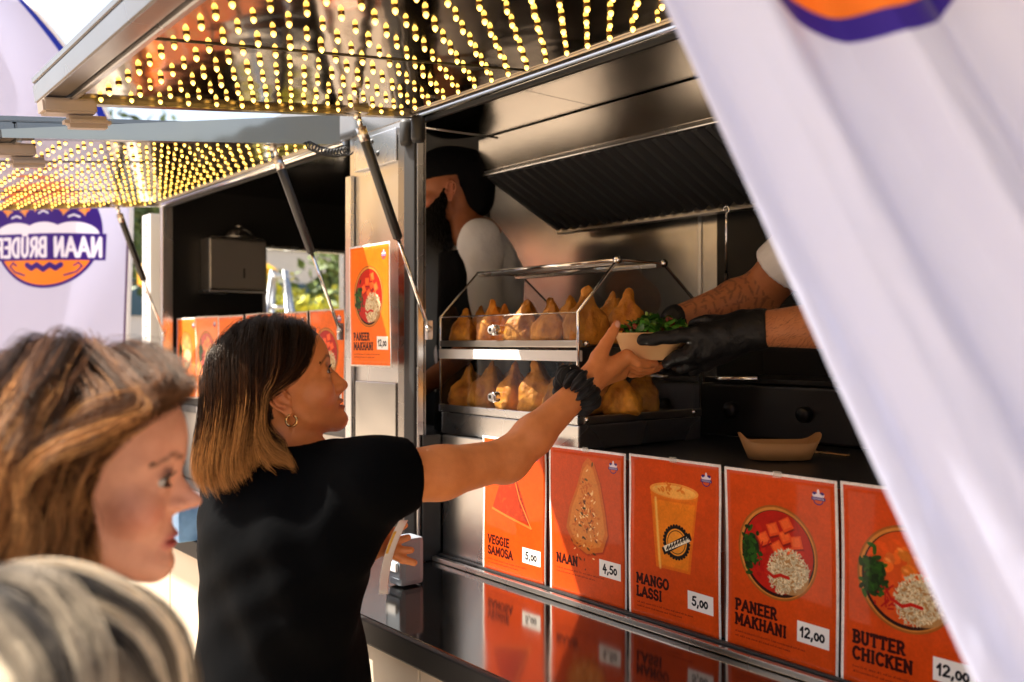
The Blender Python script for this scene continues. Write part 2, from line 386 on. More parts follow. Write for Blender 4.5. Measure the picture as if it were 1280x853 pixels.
def poster_image(kind, title, pr, seed, col=(.80, .275, .03)):
    rng = np.random.RandomState(seed); c = base_poster(rng, col); dk = (.20, .035, .02)
    if kind == 'samosa':
        P = [(.42, .16), (.78, .86), (.16, .74)]
        c.poly([(p[0]+.012, p[1]+.016) for p in P], (.45, .10, .02), .6, 10); c.poly(P, (.62, .17, .04), 1, 3)
        c.poly([(.42, .16), (.62, .72), (.78, .86)], (.48, .11, .03), .8, 5)
        for i in range(90):
            a, b = rng.rand(), rng.rand()
            if a+b > 1: a, b = 1-a, 1-b
            x = .42+a*.36-b*.26; y = .16+a*.70+b*.58; g = rng.uniform(.8, 1.25)
            c.ell(x, y, .024, .010, (.70*g, .22*g, .06*g), rng.uniform(0, 3), .4, 4)
        c.line([(.16, .74), (.40, .79), (.78, .86)], .012, (.86, .40, .14)); c.line([(.42, .16), (.6, .6), (.78, .86)], .006, (.9, .46, .18))
    elif kind == 'naan':
        P = [(.52, .08), (.60, .12), (.68, .30), (.74, .56), (.77, .76), (.70, .92), (.50, .97), (.32, .90), (.23, .76), (.28, .56), (.38, .36), (.46, .14)]
        c.poly([(p[0]+.012, p[1]+.014) for p in P], (.5, .12, .02), .6, 10); c.poly(P, (.80, .40, .11), 1, 3)
        c.poly([(.5+(p[0]-.5)*.86, .58+(p[1]-.58)*.88) for p in P], (.85, .50, .20), 1, 5)
        for i in range(260):
            x = .5+rng.normal()*.13; y = .58+rng.normal()*.2
            if abs(x-.5) > .02+.26*(y-.1): continue
            k = rng.rand(); col2 = (.78, .36, .08) if k < .5 else ((.34, .14, .04) if k < .75 else (1, .86, .60))
            c.ell(x, y, rng.uniform(.008, .022), rng.uniform(.004, .01), col2, rng.uniform(0, 3), .8, 2)
        for i in range(9): c.ell(.5+rng.normal()*.10, .55+rng.normal()*.24, .022, .010, (.16, .16, .03), rng.uniform(0, 3), .7, 2)
    elif kind == 'lassi':
        c.poly([(.24, .27), (.76, .27), (.685, .93), (.315, .93)], (.88, .42, .06), 1, 2)
        c.poly([(.27, .36), (.73, .36), (.66, .905), (.34, .905)], (.92, .50, .08), 1, 6)
        c.ell(.5, .27, .265, .065, (.94, .60, .24)); c.ell(.5, .275, .235, .05, (.96, .70, .34))
        for i in range(18): c.ell(.48+rng.normal()*.07, .26+rng.normal()*.02, .02, .009, (.86, .44, .10), rng.uniform(0, 3), .9)
        c.ell(.5, .30, .26, .05, (.95, .60, .2), al=.25, soft=8); c.line([(.30, .35), (.36, .93)], .012, (1, .86, .50), .6, 6)
        cx, cy = .535, .69
        for k in range(28): c.ell(cx+.135*math.cos(k*PI/14), cy+.135*math.sin(k*PI/14), .014, .014, (.08, .05, .05))
        c.ell(cx, cy, .133, .133, (.08, .05, .05)); c.ell(cx, cy, .112, .112, (.93, .58, .16)); c.ring(cx, cy, .095, .006, (.08, .05, .05))
        q = [(cx-.16, cy+.07), (cx+.14, cy-.10), (cx+.165, cy-.045), (cx-.13, cy+.125)]
        c.poly(q, (.08, .05, .05)); c.poly([(cx+(p[0]-cx)*.9, cy+.012+(p[1]-cy-.012)*.74) for p in q], (.93, .88, .78))
        for k in range(8):
            x = cx-.105+k*.031; y = cy+.075-k*.0175; c.line([(x, y), (x+.014, y-.03)], .006, (.08, .05, .05)); c.line([(x+.014, y-.03), (x+.02, y+.0)], .005, (.08, .05, .05))
    elif kind in ('red', 'butter', 'pale', 'pink'):
        food_bowl(c, .475, .60, .345, kind, rng)
    c.mul(.05, 16, rng); c.mul(.06, 70, rng)
    y = 1.03
    for ln in title:
        text(c, ln, .095, y+.072, .078, .0205, dk, True, .24, sx=.92); y += .112
    for k in range(2): squiggle(c, .095, y+.02+.034*k, .50 if k else .62, rng)
    if pr: price(c, pr, .655, .985+(len(title)-1)*.075, .27, .155)
    mini_logo(c, .845, .135, .068)
    c.mul(.05, 3, rng)
    return c.image('print_'+kind)
def logo_canvas(w, h, bgc, place, mirror=True):
    """the round brand emblem on cloth; place = (cx, cy, r) in canvas widths"""
    c = Canvas(w, h, bgc); cx, cy, r = place
    pu = (.34, .20, .62); og = (.98, .66, .26); wh = (.94, .93, .96)
    c.ell(cx, cy, r*1.0, r*1.0, pu); c.ell(cx, cy, r*.94, r*.94, og)
    # three cooks above the band
    c.ell(cx, cy, r*.99, r*.99, pu); 
    for k, q in ((-.55, .86), (.55, .86), (0, 1.12)):
        x = cx+k*r; c.ell(x, cy-.62*r*q, .33*r, .30*r, og); c.ell(x, cy-.40*r*q, .20*r, .26*r, (.95, .72, .44)); c.ell(x, cy-.62*r*q, .27*r, .20*r, pu)
        c.ell(x, cy-.20*r*q, .19*r, .17*r, pu); c.ell(x, cy+.08*r, .40*r, .22*r, wh)
        c.line([(x-.09*r, cy-.26*r*q), (x, cy-.30*r*q), (x+.09*r, cy-.26*r*q)], .016*r, wh)
    c.poly(arc(cx, cy, r*.95, r*.95, 24, 156, 20), og)
    c.poly([(cx-1.06*r, cy+.06*r), (cx+1.06*r, cy+.06*r), (cx+1.04*r, cy+.52*r), (cx-1.04*r, cy+.52*r)], pu)
    s = 'NAAN BRÜDER'; hh = .31*r; wd = sum(GL['U' if ch == 'Ü' else ch][0]+.18 for ch in s)*hh; sx = 1.98*r/wd
    text(c, s, cx-.98*r, cy+.45*r, hh, .062*r, wh, False, .18, cx if mirror else None, sx)
    for a in (-1, 1):
        c.line([(cx, cy+.68*r), (cx+a*.12*r, cy+.60*r), (cx+a*.22*r, cy+.66*r), (cx+a*.31*r, cy+.60*r)], .045*r, pu)
        c.line([(cx+a*.36*r, cy+.78*r), (cx+a*.56*r, cy+.72*r), (cx+a*.66*r, cy+.62*r), (cx+a*.60*r, cy+.56*r), (cx+a*.53*r, cy+.61*r)], .014*r, pu)
    return c
def img_mat(name, im, rough=.3, **kw):
    m = mat(name, (1, 1, 1), rough, 0, **kw)
    t = N(m, 'ShaderNodeTexImage'); t.image = im; t.extension = 'EXTEND'; u = N(m, 'ShaderNodeUVMap'); u.uv_map = 'uv'
    L(m, u.outputs[0], t.inputs[0]); L(m, t.outputs[0], bsdf(m).inputs['Base Color']); return m
def sheet(name, P, nu, nv, m, parent=None, thick=.0006):
    """P(u, v) -> point; a thin cloth or paper with real thickness"""
    vs = [P(i/nu, j/nv) for j in range(nv+1) for i in range(nu+1)]
    fs = [(j*(nu+1)+i, j*(nu+1)+i+1, (j+1)*(nu+1)+i+1, (j+1)*(nu+1)+i) for j in range(nv) for i in range(nu)]
    me = raw_mesh(vs, fs, name); uv = me.uv_layers.new(name='uv')
    for p in me.polygons:
        for li, vi in zip(p.loop_indices, p.vertices): uv.data[li].uv = ((vi % (nu+1))/nu, (vi//(nu+1))/nv)
    o = link(name, me, m, parent, True)
    s = o.modifiers.new('thickness', 'SOLIDIFY'); s.thickness = thick; s.offset = -1
    return o
# ------------------------------------------------------------------ setting: ground
def grid_mat():
    m = mat('warm_paving', (.5, .38, .26), .75)
    tc = N(m, 'ShaderNodeTexCoord'); br = N(m, 'ShaderNodeTexBrick'); L(m, tc.outputs['Object'], br.inputs['Vector'])
    br.inputs['Scale'].default_value = 1; br.inputs['Brick Width'].default_value = .4; br.inputs['Row Height'].default_value = .2
    br.inputs['Mortar Size'].default_value = .006
    br.inputs['Color1'].default_value = (.46, .35, .25, 1); br.inputs['Color2'].default_value = (.54, .42, .30, 1); br.inputs['Mortar'].default_value = (.14, .12, .10, 1)
    L(m, br.outputs[0], bsdf(m).inputs['Base Color'])
    b = N(m, 'ShaderNodeBump'); b.inputs['Distance'].default_value = .004; L(m, br.outputs['Fac'], b.inputs['Height']); b.invert = True; L(m, b.outputs[0], bsdf(m).inputs['Normal'])
    return m
g = link('ground', raw_mesh([(-400, -400, 0), (400, -400, 0), (400, 400, 0), (-400, 400, 0)], [(0, 1, 2, 3)]), grid_mat()); tag(g, kind='structure')

# ------------------------------------------------------------------ the food truck
YP = Y(1.21); YF = Y(1.266); ZR = 2.131; ZL = 1.08; XE = -3.75; XN = 1.3; YB = 1.21; ZC = 2.22
XA, XB = XD(434, 1.21), XD(524, 1.21)           # the post between the two openings
truck = empty('food_truck', (-1.2, .7, 0), 'long steel food truck with two raised bulb-studded hatches and cream lower wall', 'food truck')
P_ = truck
XJ = -2.62                                      # joint in the skirt panels
for (x0, x1) in ((XE, XJ-.004), (XJ, -1.354), (-1.35, -.004), (0, XN)):
    box('wall_panel', (x0, .004, .764), (x1-.003, .03, 1.042), M['cream'], P_, .002)
    box('wall_panel', (x0, .004, .35), (x1-.003, .03, .758), M['cream'], P_, .002)
box('wall_frame', (XE, .012, .34), (XN, .34, 1.050), M['black_metal'], P_)
box('serving_ledge', (XE, 0, 1.052), (XN, YF, ZL), M['ledge'], P_, .002)
box('ledge_trim', (XE, -.014, 1.036), (XN, -.001, ZL+.001), M['black_rubber'], P_, .004)
box('poster_rail', (XB+.012, YF-.028, ZL+.001), (XN, YF-.016, ZL+.012), M['steel'], P_, .002)
box('poster_rail', (XB+.012, YF-.012, ZL+.001), (XN, YF+.001, ZL+.016), M['black_metal'], P_, .002)
box('counter_front', (XB+.012, YF+.003, ZL+.002), (XN, YF+.02, 1.378), M['steel'], P_, .001)
box('counter_top', (XB+.012, YF+.022, 1.345), (XN, .92, 1.374), M['black_metal'], P_, .002)
box('counter_body', (XB+.02, YF+.03, .5), (XN, .86, 1.343), M['dark_int'], P_)
# opening 2: panel, black strip and poster board
box('counter_front', (XE+.13, YF+.003, ZL+.002), (XA-.002, YF+.02, 1.352), M['steel_h'], P_, .001)
box('strip', (XE+.13, YF-.004, 1.334), (XA-.002, YF+.002, 1.362), M['black_plastic'], P_, .002)
box('poster_board', (XE+.13, YF+.004, 1.364), (XA-.002, YF+.016, 1.695), M['dark_int'], P_, .001)
for x in (XE+.35, XE+.9, XA-.25):
    box('clip', (x, YF-.010, 1.336), (x+.02, YF-.005, 1.36), M['alu'], P_, .001)
box('counter_body', (XE+.13, YF+.03, .5), (XA-.01, .80, 1.33), M['dark_int'], P_)
# interior shell
box('back_wall', (XE, YB, .45), (XN, YB+.04, 2.26), M['steel_in'], P_)
for x in (-2.75, -1.72, -.62, .5):
    box('wall_seam', (x, YB-.004, 1.0), (x+.012, YB-.001, ZC-.002), M['alu'], P_, .001)
box('kitchen_floor', (XE, .35, .45), (XN, YB-.002, .49), M['dark_int'], P_)
box('ceiling_panel', (XE+.03, YP+.05, ZC), (XB+.1, YB-.003, ZC+.03), M['ceil'], P_)
box('ceiling_panel', (XB+.103, YP+.05, ZC), (XN, YB-.003, ZC+.03), M['ceil'], P_)
box('roof', (XE-.02, YP+.045, 2.262), (XN+.02, YB+.07, 2.31), M['steel'], P_, .006)
# end wall with its window
wy0, wy1, wz0, wz1 = Y(1.66), Y(2.06), 1.50, 2.017
ex = XE+.03
for lo, hi in (((XE, YP+.06, .45), (ex, wy0, 2.255)), ((XE, wy1, .45), (ex, YB-.002, 2.255)), ((XE, wy0, .45), (ex, wy1, wz0)), ((XE, wy0, wz1), (ex, wy1, 2.255))):
    box('end_wall', lo, hi, M['dark_int'], P_)
fw = empty('window', (XE, wy0, wz0)); fw.parent = P_; fw.matrix_parent_inverse = Matrix.Translation(-Vector(P_.location))
for lo, hi in (((XE-.01, wy0, wz1-.014), (ex+.008, wy1, wz1)), ((XE-.01, wy0, wz0), (ex+.008, wy1, wz0+.014)), ((XE-.01, wy0, wz0+.015), (ex+.008, wy0+.014, wz1-.015)), ((XE-.01, wy1-.014, wz0+.015), (ex+.008, wy1, wz1-.015))):
    box('frame', lo, hi, M['alu'], fw, .002)
box('pane', (XE+.010, wy0+.015, wz0+.015), (XE+.014, wy1-.015, wz1-.015), M['glass'], fw)
box('near_wall', (XN, .0, .34), (XN+.04, YB+.04, 2.26), M['steel'], P_)
box('far_side_skirt', (XE-.03, .012, .34), (XE-.002, YB, 1.05), M['cream'], P_, .004)
# post between the openings
post = box('door_post', (XA+.004, YP+.006, ZL+.002), (XB-.012, YP+.028, 2.26), M['steel'], P_, .002)
mp = post
box('post_profile', (XA, YP-.006, ZL+.002), (XA+.032, YP+.004, ZR-.09), M['alu'], P_, .002)
box('post_profile', (XB-.085, YP-.006, ZL+.002), (XB-.056, YP+.004, ZR-.02), M['rail'], P_, .002)
box('post_panel', (XA+.048, YP-.003, ZL+.01), (XB-.10, YP+.004, 1.50), M['steel_in'], P_, .002)
box('header_plate', (XA+.05, YP-.008, ZR-.085), (XB-.09, YP+.004, ZR-.004), M['alu'], P_, .002)
for x, z in ((.09, -.065), (.12, -.055), (.09, -.02)):
    o = lathe('rivet', [(.0, .004), (.005, .003), (.0075, 0), (.0075, -.002)], M['black_metal'], P_, 10)
    o.data.transform(Matrix.Translation((XA+.05+x, YP-.009, ZR+z)) @ Matrix.Rotation(R(90), 4, 'X'))
box('door_seal', (XB-.050, YP-.012, ZL+.002), (XB-.004, YP+.02, ZR-.004), M['black_rubber'], P_, .005)
box('jamb_edge', (XB-.004, YP-.006, ZL+.002), (XB+.002, YP+.012, ZR-.004), M['alu'], P_, .002)
box('jamb_panel', (XB+.007, YP+.004, ZL+.002), (XB+.011, YF-.002, 1.38), M['black_metal'], P_)
# far end post with its row of holes
xe2 = XD(205, 1.21)
box('end_post', (xe2-.052, YP, ZL+.002), (xe2-.018, YP+.04, ZR), M['steel_h'], P_, .002)
box('end_post', (xe2-.016, YP-.006, ZL+.002), (xe2, YP+.035, ZR), M['alu'], P_, .002)
pr = box('perforated_rail', (xe2-.20, YP-.02, ZL+.002), (xe2-.10, YP+.02, ZR-.02), M['white_paint'], P_, .003)
for i in range(18):
    z = 1.3+i*.045
    box('hole', (xe2-.155, YP-.0225, z), (xe2-.145, YP-.0205, z+.010), M['black_rubber'], pr)
# header above both openings
box('header', (XE, YP+.004, ZR+.012), (XN, YP+.048, 2.29), M['steel_in'], P_, .002)
for a, b in ((xe2, XA-.01), (XB, XN)):
    tube('hinge_rail', [(a, YP-.004, ZR+.004), (b, YP-.004, ZR+.004)], .0075, M['chrome'], P_, 12)
    box('seal_strip', (a, YP+.006, ZR-.008), (b, YP+.014, ZR+.010), M['black_rubber'], P_)
for x in (XB-.03, XB+.02):
    lathe('hinge_knuckle', [(0, .03), (.014, .03), (.017, .022), (.017, -.022), (.014, -.03), (0, -.03)], M['black_rubber'], P_, 14, (x, YP-.016, ZR-.03))
tube('stay_bar', [V(522, 158, 2.15), V(622, 172, 2.33)], .003, M['alu'], P_, 8)

# ------------------------------------------------------------------ hatches studded with bulbs
AL = math.atan2(.096, .79)
def Hp(x, s, n): return Vector((x, YP-.004 - s*math.cos(AL) - n*math.sin(AL), ZR+.006 - s*math.sin(AL) + n*math.cos(AL)))
def hbox(name, x0, x1, s0, s1, n0, n1, m, parent, bev=.002):
    bm = bmesh.new(); vs = [bm.verts.new(Hp(x, s, n)) for x in (x0, x1) for s in (s0, s1) for n in (n0, n1)]
    for f in ((0, 1, 3, 2), (4, 6, 7, 5), (0, 4, 5, 1), (2, 3, 7, 6), (0, 2, 6, 4), (1, 5, 7, 3)): bm.faces.new([vs[i] for i in f])
    if bev: bmesh.ops.bevel(bm, geom=bm.edges[:], offset=bev, segments=2, affect='EDGES')
    bmesh.ops.recalc_face_normals(bm, faces=bm.faces[:]); return link(name, bm_mesh(bm), m, parent)
mb = bpy.data.materials.new('lit_bulb'); mb.use_nodes = True
bsdf(mb).inputs['Base Color'].default_value = (.9, .55, .1, 1); bsdf(mb).inputs['Emission Color'].default_value = (1, .58, .10, 1)
bsdf(mb).inputs['Roughness'].default_value = .2
tc = N(mb, 'ShaderNodeTexCoord'); sx = N(mb, 'ShaderNodeSeparateXYZ'); L(mb, tc.outputs['Object'], sx.inputs[0])
mr = N(mb, 'ShaderNodeMapRange'); mr.inputs[1].default_value = -.014; mr.inputs[2].default_value = -.002; mr.inputs[3].default_value = 4.0; mr.inputs[4].default_value = .35
L(mb, sx.outputs[2], mr.inputs[0]); L(mb, mr.outputs[0], bsdf(mb).inputs['Emission Strength']); mb.cycles.emission_sampling = 'NONE'
M['collar'] = mat('bulb_collar', (.10, .05, .015), .3, .8)
bm = bmesh.new()
add_lathe(bm, [(.0052, 0), (.0056, -.0022), (.0040, -.0030)], 10)
n0 = len(bm.faces)
add_lathe(bm, [(.0030, -.0028), (.0046, -.0056), (.0042, -.0082), (.0024, -.0108), (0, -.0125)], 10)
for i, f in enumerate(bm.faces): f.material_index = 0 if i < n0 else 1
bulb_me = bm_mesh(bm, 'bulb'); bulb_me.materials.append(M['collar']); bulb_me.materials.append(mb)
HX = {}
def hatch(x0, x1, Ls, parent):
    h = hbox('hatch', x0+.03, x1-.03, .04, Ls-.04, .004, .012, M['mirror'], parent, 0)
    hbox('outer_panel', x0, x1, .01, Ls, .030, .042, M['rail'], h)
    hbox('edge_rail', x0, x1, Ls-.038, Ls, -.006, .029, M['rail'], h, .003)
    hbox('lip', x0+.01, x1-.01, Ls-.052, Ls-.040, -.012, .010, M['alu'], h)
    hbox('edge_rail', x0, x0+.028, .01, Ls-.04, -.006, .029, M['rail'], h, .003)
    hbox('edge_rail', x1-.028, x1, .01, Ls-.04, -.006, .029, M['rail'], h, .003)
    hbox('hinge_edge', x0+.03, x1-.03, .012, .038, .0, .029, M['steel_h'], h, .003)
    for xs in np.arange(x0+.45, x1-.2, .62):
        hbox('panel_joint', xs, xs+.003, .04, Ls-.055, .0018, .0036, M['black_metal'], h, 0)
    return h
h1 = hatch(XB-.005, XN-.25, .83, P_)
h2 = hatch(XE+.10, XA-.01, .83, P_)
# tapered cheek of the far hatch
prism('cheek', [(YP-.02, ZR+.075), (YP-.02, ZR-.005), (Hp(0, .82, -.006).y, Hp(0, .82, -.006).z), (Hp(0, .82, .012).y, Hp(0, .82, .012).z)], 0, XA-.0085, XA-.0035, M['mirror'], h2)
rot = Matrix.Rotation(-AL, 3, 'X').to_4x4()
cand = []
for hh, x0, x1 in ((h1, XB+.045, -.2), (h2, XE+.15, XA-.055)):
    nx = int((x1-x0)/.0555); 
    for i in range(nx+1):
        for j in range(13):
            p = Hp(x0+i*.0555, .075+j*.0545, .004); d = np.array(p)-CAM
            f = d@FW; px = 640+1150*(d@RT)/f; py = 428-1150*d[2]/f
            seen = (-20 < px < 870 and py > -15 and f > .1)
            cand.append((not seen, f, hh, p))
cand.sort(key=lambda c: (c[0], c[1]))
rest = {h1: bmesh.new(), h2: bmesh.new()}
HR = Matrix.Rotation(AL, 4, 'X')
for k, (_, f, hh, p) in enumerate(cand):
    Mx = Matrix.Translation(p + Vector((random.uniform(-.001, .001), random.uniform(-.001, .001), 0))) @ HR @ Matrix.Rotation(random.uniform(0, 6), 4, 'Z') @ Matrix.Rotation(R(random.uniform(-5, 5)), 4, 'X') @ Matrix.Scale(.82 if hh is h2 else random.uniform(.86, 1.02), 4)
    if k < 300:
        o = bpy.data.objects.new('bulb', bulb_me); COL.objects.link(o); o.parent = hh
        o.matrix_parent_inverse = world_of(hh).inverted(); o.matrix_world = Mx
        o.location, o.rotation_euler = Mx.to_translation(), Mx.to_euler(); o.scale = Mx.to_scale()
    else:
        b = rest[hh]; n = len(b.verts); b.from_mesh(bulb_me); b.verts.ensure_lookup_table()
        bmesh.ops.transform(b, matrix=Mx, verts=b.verts[n:])
for hh, b in rest.items():
    if len(b.verts):
        me = bm_mesh(b, 'bulbs'); me.materials.append(M['collar']); me.materials.append(mb)
        # glow keeps working on the joined mesh: constant strength copy of the bulb glass
        mb2 = mat('lit_bulb_far', (.9, .55, .1), .2, 0, Emission_Color=(1, .58, .10, 1), Emission_Strength=1.5); mb2.cycles.emission_sampling = 'NONE'
        me.materials[1] = mb2
        o = link('bulbs', me, None, hh); tag(o, kind='stuff')
    else: b.free()
# latches at the outer corners
def latch(x, hh):
    hbox('latch', x+.03, x+.075, .745, .835, -.034, -.008, M['grey_plastic'], hh, .004)
    l = hbox('latch_tongue', x+.035, x+.07, .72, .80, -.058, -.036, M['grey_plastic'], hh, .008)
latch(XB-.0, h1); latch(XA-.13, h2)
def strut(a, b, lab=None):
    a, b = Vector(a), Vector(b); d = b-a
    s = tube('gas_strut', [a+d*.08, a+d*.10, a+d*.56, a+d*.57], [.009, .0115, .0115, .007], M['black_plastic'], P_, 16)
    tube('collar', [a+d*.05, a+d*.115], .0125, M['steel'], s, 14)
    tube('rod', [a+d*.56, b], .0045, M['chrome'], s, 10)
    tube('rod_end', [a+Vector((0, 0, .012)), a+d*.06], .006, M['chrome'], s, 10)
    for q in (a, b):
        bm = bmesh.new(); bmesh.ops.create_uvsphere(bm, u_segments=12, v_segments=8, radius=.009, matrix=Matrix.Translation(q))
        link('ball_joint', bm_mesh(bm), M['steel'], s, True)
    box('bracket', tuple(b-Vector((.012, .003, .025))), tuple(b+Vector((.001, .012, .02))), M['alu'], s, .002)
    box('bracket', tuple(a+Vector((-.02, -.02, .006))), tuple(a+Vector((.02, .02, .018))), M['steel_h'], s, .002)
strut(Hp(-1.80, .185, -.012), (-1.775, YP-.012, 1.632))
strut(Hp(XA-.05, .185, -.012), (XA-.015, YP-.014, 1.632))
strut(Hp(-3.58, .185, -.012), (-3.58, YP-.014, 1.632))
# coiled cable
A, B = V(386, 181, 2.38), V(436, 188, 2.36); pts = []
for i in range(261):
    t = i/260; c = A+(B-A)*t; an = t*2*PI*13; c = c+np.array([0, .012*math.cos(an), .010*math.sin(an)-.012*math.sin(PI*t)]); pts.append(c)
tube('coiled_cable', pts, .0022, M['black_rubber'], P_, 6)

# ------------------------------------------------------------------ extractor hood
HD0, HD1 = 1.69, 2.02; zf0, zf1, zb0 = 1.6+.305*HD0, ZC-.004, 1.6+.183*HD1
hx0, hx1 = XD(598, HD0), .9
hood = empty('extractor_hood', (hx0, Y(HD0), zf0), 'wide brushed steel extractor hood with dark baffle filters hanging from the kitchen ceiling', 'extractor hood')
y0, y1 = Y(HD0), Y(HD1)
prism('hood_front', [(y0, zf0), (y0, zf1), (y0+.012, zf1), (y0+.012, zf0)], 0, hx0, hx1, M['hood'], hood, .002)
box('front_lip', (hx0, y0-.004, zf0-.014), (hx1, y0+.022, zf0-.001), M['alu'], hood, .003)
prism('side_plate', [(y0+.014, zf0), (y0+.014, zf1), (YB-.01, zf1), (YB-.01, zb0), (y1, zb0)], 0, hx0, hx0+.006, M['steel'], hood)
box('rear_rail', (hx0, y1-.012, zb0-.016), (hx1, y1+.02, zb0), M['steel_h'], hood, .003)
box('rear_duct', (hx0+.007, y1+.02, zb0), (hx1, YB-.012, zf1), M['steel'], hood)
box('lamp_box', (-1.12, y1-.03, zb0-.036), (-1.04, y1+.012, zb0-.017), M['steel_h'], hood, .003)
def hoodpt(x, s, n):
    d = Vector((0, y1-y0-.024, zb0-zf0)); Ln = d.length; d /= Ln; nn = Vector((0, -d.z, d.y))
    return Vector((x, y0+.012, zf0))+d*(s*Ln)+nn*n
xs = hx0+.012; k = 0
M['baffle'] = mat('greasy_baffle', (.10, .105, .115), .3, .55)
while xs < hx1-.04:
    w_ = .042
    bm = bmesh.new()
    prof = [(0, .0), (.10, -.012), (.50, -.014), (.72, .0)]
    rows = []
    for u, n in prof: rows.append([bm.verts.new(hoodpt(xs+u*w_, s, n)) for s in (.03, .97)])
    for u, n in reversed(prof): rows.append([bm.verts.new(hoodpt(xs+u*w_, s, n+.002)) for s in (.03, .97)])
    for i in range(len(rows)): 
        a, b = rows[i], rows[(i+1) % len(rows)]; bm.faces.new((a[0], a[1], b[1], b[0]))
    bm.faces.new([r[0] for r in rows]); bm.faces.new([r[1] for r in rows]); bmesh.ops.recalc_face_normals(bm, faces=bm.faces[:])
    link('baffle', bm_mesh(bm), M['baffle'], hood); xs += w_; k += 1
prism('filter_backing', [tuple(hoodpt(0, .0, .012))[1:], tuple(hoodpt(0, 1, .012))[1:], tuple(hoodpt(0, 1, .016))[1:], tuple(hoodpt(0, 0, .016))[1:]], 0, hx0+.008, hx1, M['black_metal'], hood)

# things on the back wall and the dark work top
sp = empty('hanging_skewer', (0, 0, 0), 'thin steel skewer hanging on a hook under the extractor hood rail', 'skewer')
q = V(908, 262, 2.1)
tube('handle', [q, q+np.array([0, 0, -.03]), q+np.array([0, 0, -.145])], .003, M['chrome'], sp, 8)
tube('hook', [q+np.array([0, .0, 0])+np.array([.008*math.cos(a), 0, .008*math.sin(a)]) for a in np.linspace(-1.5, 3.6, 10)], .0018, M['chrome'], sp, 6)
tube('tip', [q+np.array([0, 0, -.145]), q+np.array([0, 0, -.165])], .005, M['black_metal'], sp, 8)
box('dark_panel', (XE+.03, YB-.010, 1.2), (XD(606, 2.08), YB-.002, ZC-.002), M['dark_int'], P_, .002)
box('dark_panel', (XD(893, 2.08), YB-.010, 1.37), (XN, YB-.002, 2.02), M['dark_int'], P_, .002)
# fryer / griddle block at the right
gr = empty('griddle', (-.5, .9, 1.374), 'black griddle block with a steel bar handle on the dark counter at right', 'griddle')
gx0, gx1 = XD(885, 1.86), .6
box('body', (gx0, Y(1.80), 1.376), (gx1, YB-.02, 1.50), M['black_metal'], gr, .006)
box('hot_plate', (gx0+.02, Y(1.82), 1.502), (gx1-.02, YB-.04, 1.515), M['dark_int'], gr, .003)
box('splash_back', (gx0+.02, YB-.038, 1.503), (gx1-.02, YB-.02, 1.70), M['dark_int'], gr, .003)
tube('handle', [V(893, 472, 2.06), V(900, 473, 2.05), V(948, 473, 1.98)], [.003, .006, .006], M['chrome'], gr, 10)
for i in range(5):
    kx = gx0+.12+i*.2
    o = lathe('knob', [(0, .018), (.014, .018), (.018, .012), (.019, 0)], M['black_plastic'], gr, 16); o.data.transform(Matrix.Translation((kx, Y(1.80)-.0, 1.44)) @ Matrix.Rotation(R(90), 4, 'X'))

# dispenser on the end wall of the far opening
dx = ex+.002
def endp(px, z): # y on the end wall for a pixel column
    return -.89 - (dx+.10)*math.tan(TH+math.atan((px-640)/1150))
ya, yb = endp(262, 0), endp(333, 0)
zt = 1.6+(428-302)/1150*3.85; zb_ = 1.6+(428-364)/1150*3.85
dsp = empty('paper_dispenser', (dx, ya, zb_), 'dark steel paper towel box mounted beside the kitchen window', 'dispenser')
box('case', (dx, ya, zb_), (dx+.10, yb, zt), M['steel_h'], dsp, .006)
box('rim', (dx, ya-.003, zb_-.012), (dx+.104, yb+.003, zb_-.001), M['alu'], dsp, .002)
box('slot', (dx+.1005, (ya+yb)/2+.02, zb_+.05), (dx+.1025, (ya+yb)/2+.027, zb_+.09), M['black_rubber'], dsp)
box('lid', (dx, ya+.01, zt+.001), (dx+.098, yb-.01, zt+.008), M['steel_in'], dsp, .002)
cap = empty('steel_bowl', (dx+.06, (ya+yb)/2, zt+.01), 'upturned steel bowl resting on top of the paper towel box', 'bowl')
lathe('shell', [(.001, .045), (.03, .043), (.055, .028), (.068, .004), (.071, 0), (.066, .002), (.05, .026), (.001, .041)], M['steel_in'], cap, 28, (dx+.06, (ya+yb)/2+.02, zt+.009))
lathe('foot_ring', [(.022, .0475), (.022, .051), (.019, .051), (.019, .0455)], M['steel_in'], cap, 24, (dx+.06, (ya+yb)/2+.02, zt+.009))

# ------------------------------------------------------------------ posters
def poster(px0, D, ztop, im, label, w=.2125, x0=None, name='menu_poster', ph=0.0, tilt=0.0, group='orange menu posters taped to the truck'):
    xa = XD(px0, D) if x0 is None else x0
    h = .303; y = Y(D)
    root = empty(name, (xa, y, ztop-h), label, 'poster', group)
    def Pf(u, v):
        bend = .0022*math.sin(3.1*u+ph)+.0016*math.sin(5*v+2*ph)+.003*(v**6)*(1+math.sin(ph*3))*.5
        return Vector((xa+u*w-tilt*(v-.5)*h, y-.003-bend*1.0, ztop-h+v*h+tilt*(u-.5)*w))
    o = sheet('sheet', Pf, 16, 20, img_mat('print', im, .45, Coat_Weight=.20, Coat_Roughness=.05, Specular_IOR_Level=.12), root, .0005)
    noise_bump(o.data.materials[0], 5, .35, .006, 1.5)
    # clear laminate margin and tape
    bm = bmesh.new()
    for u, v in ((.5, .985), (.06, .5)):
        pass
    bm.free()
    p = Pf(.5, .99); box('tape', (p.x-.008, p.y-.0022, p.z-.004), (p.x+.008, p.y-.0012, p.z+.006), M['tape'], root)
    return root
M['tape'] = mat('clear_tape', (.8, .75, .65), .15, 0, Alpha=.22)
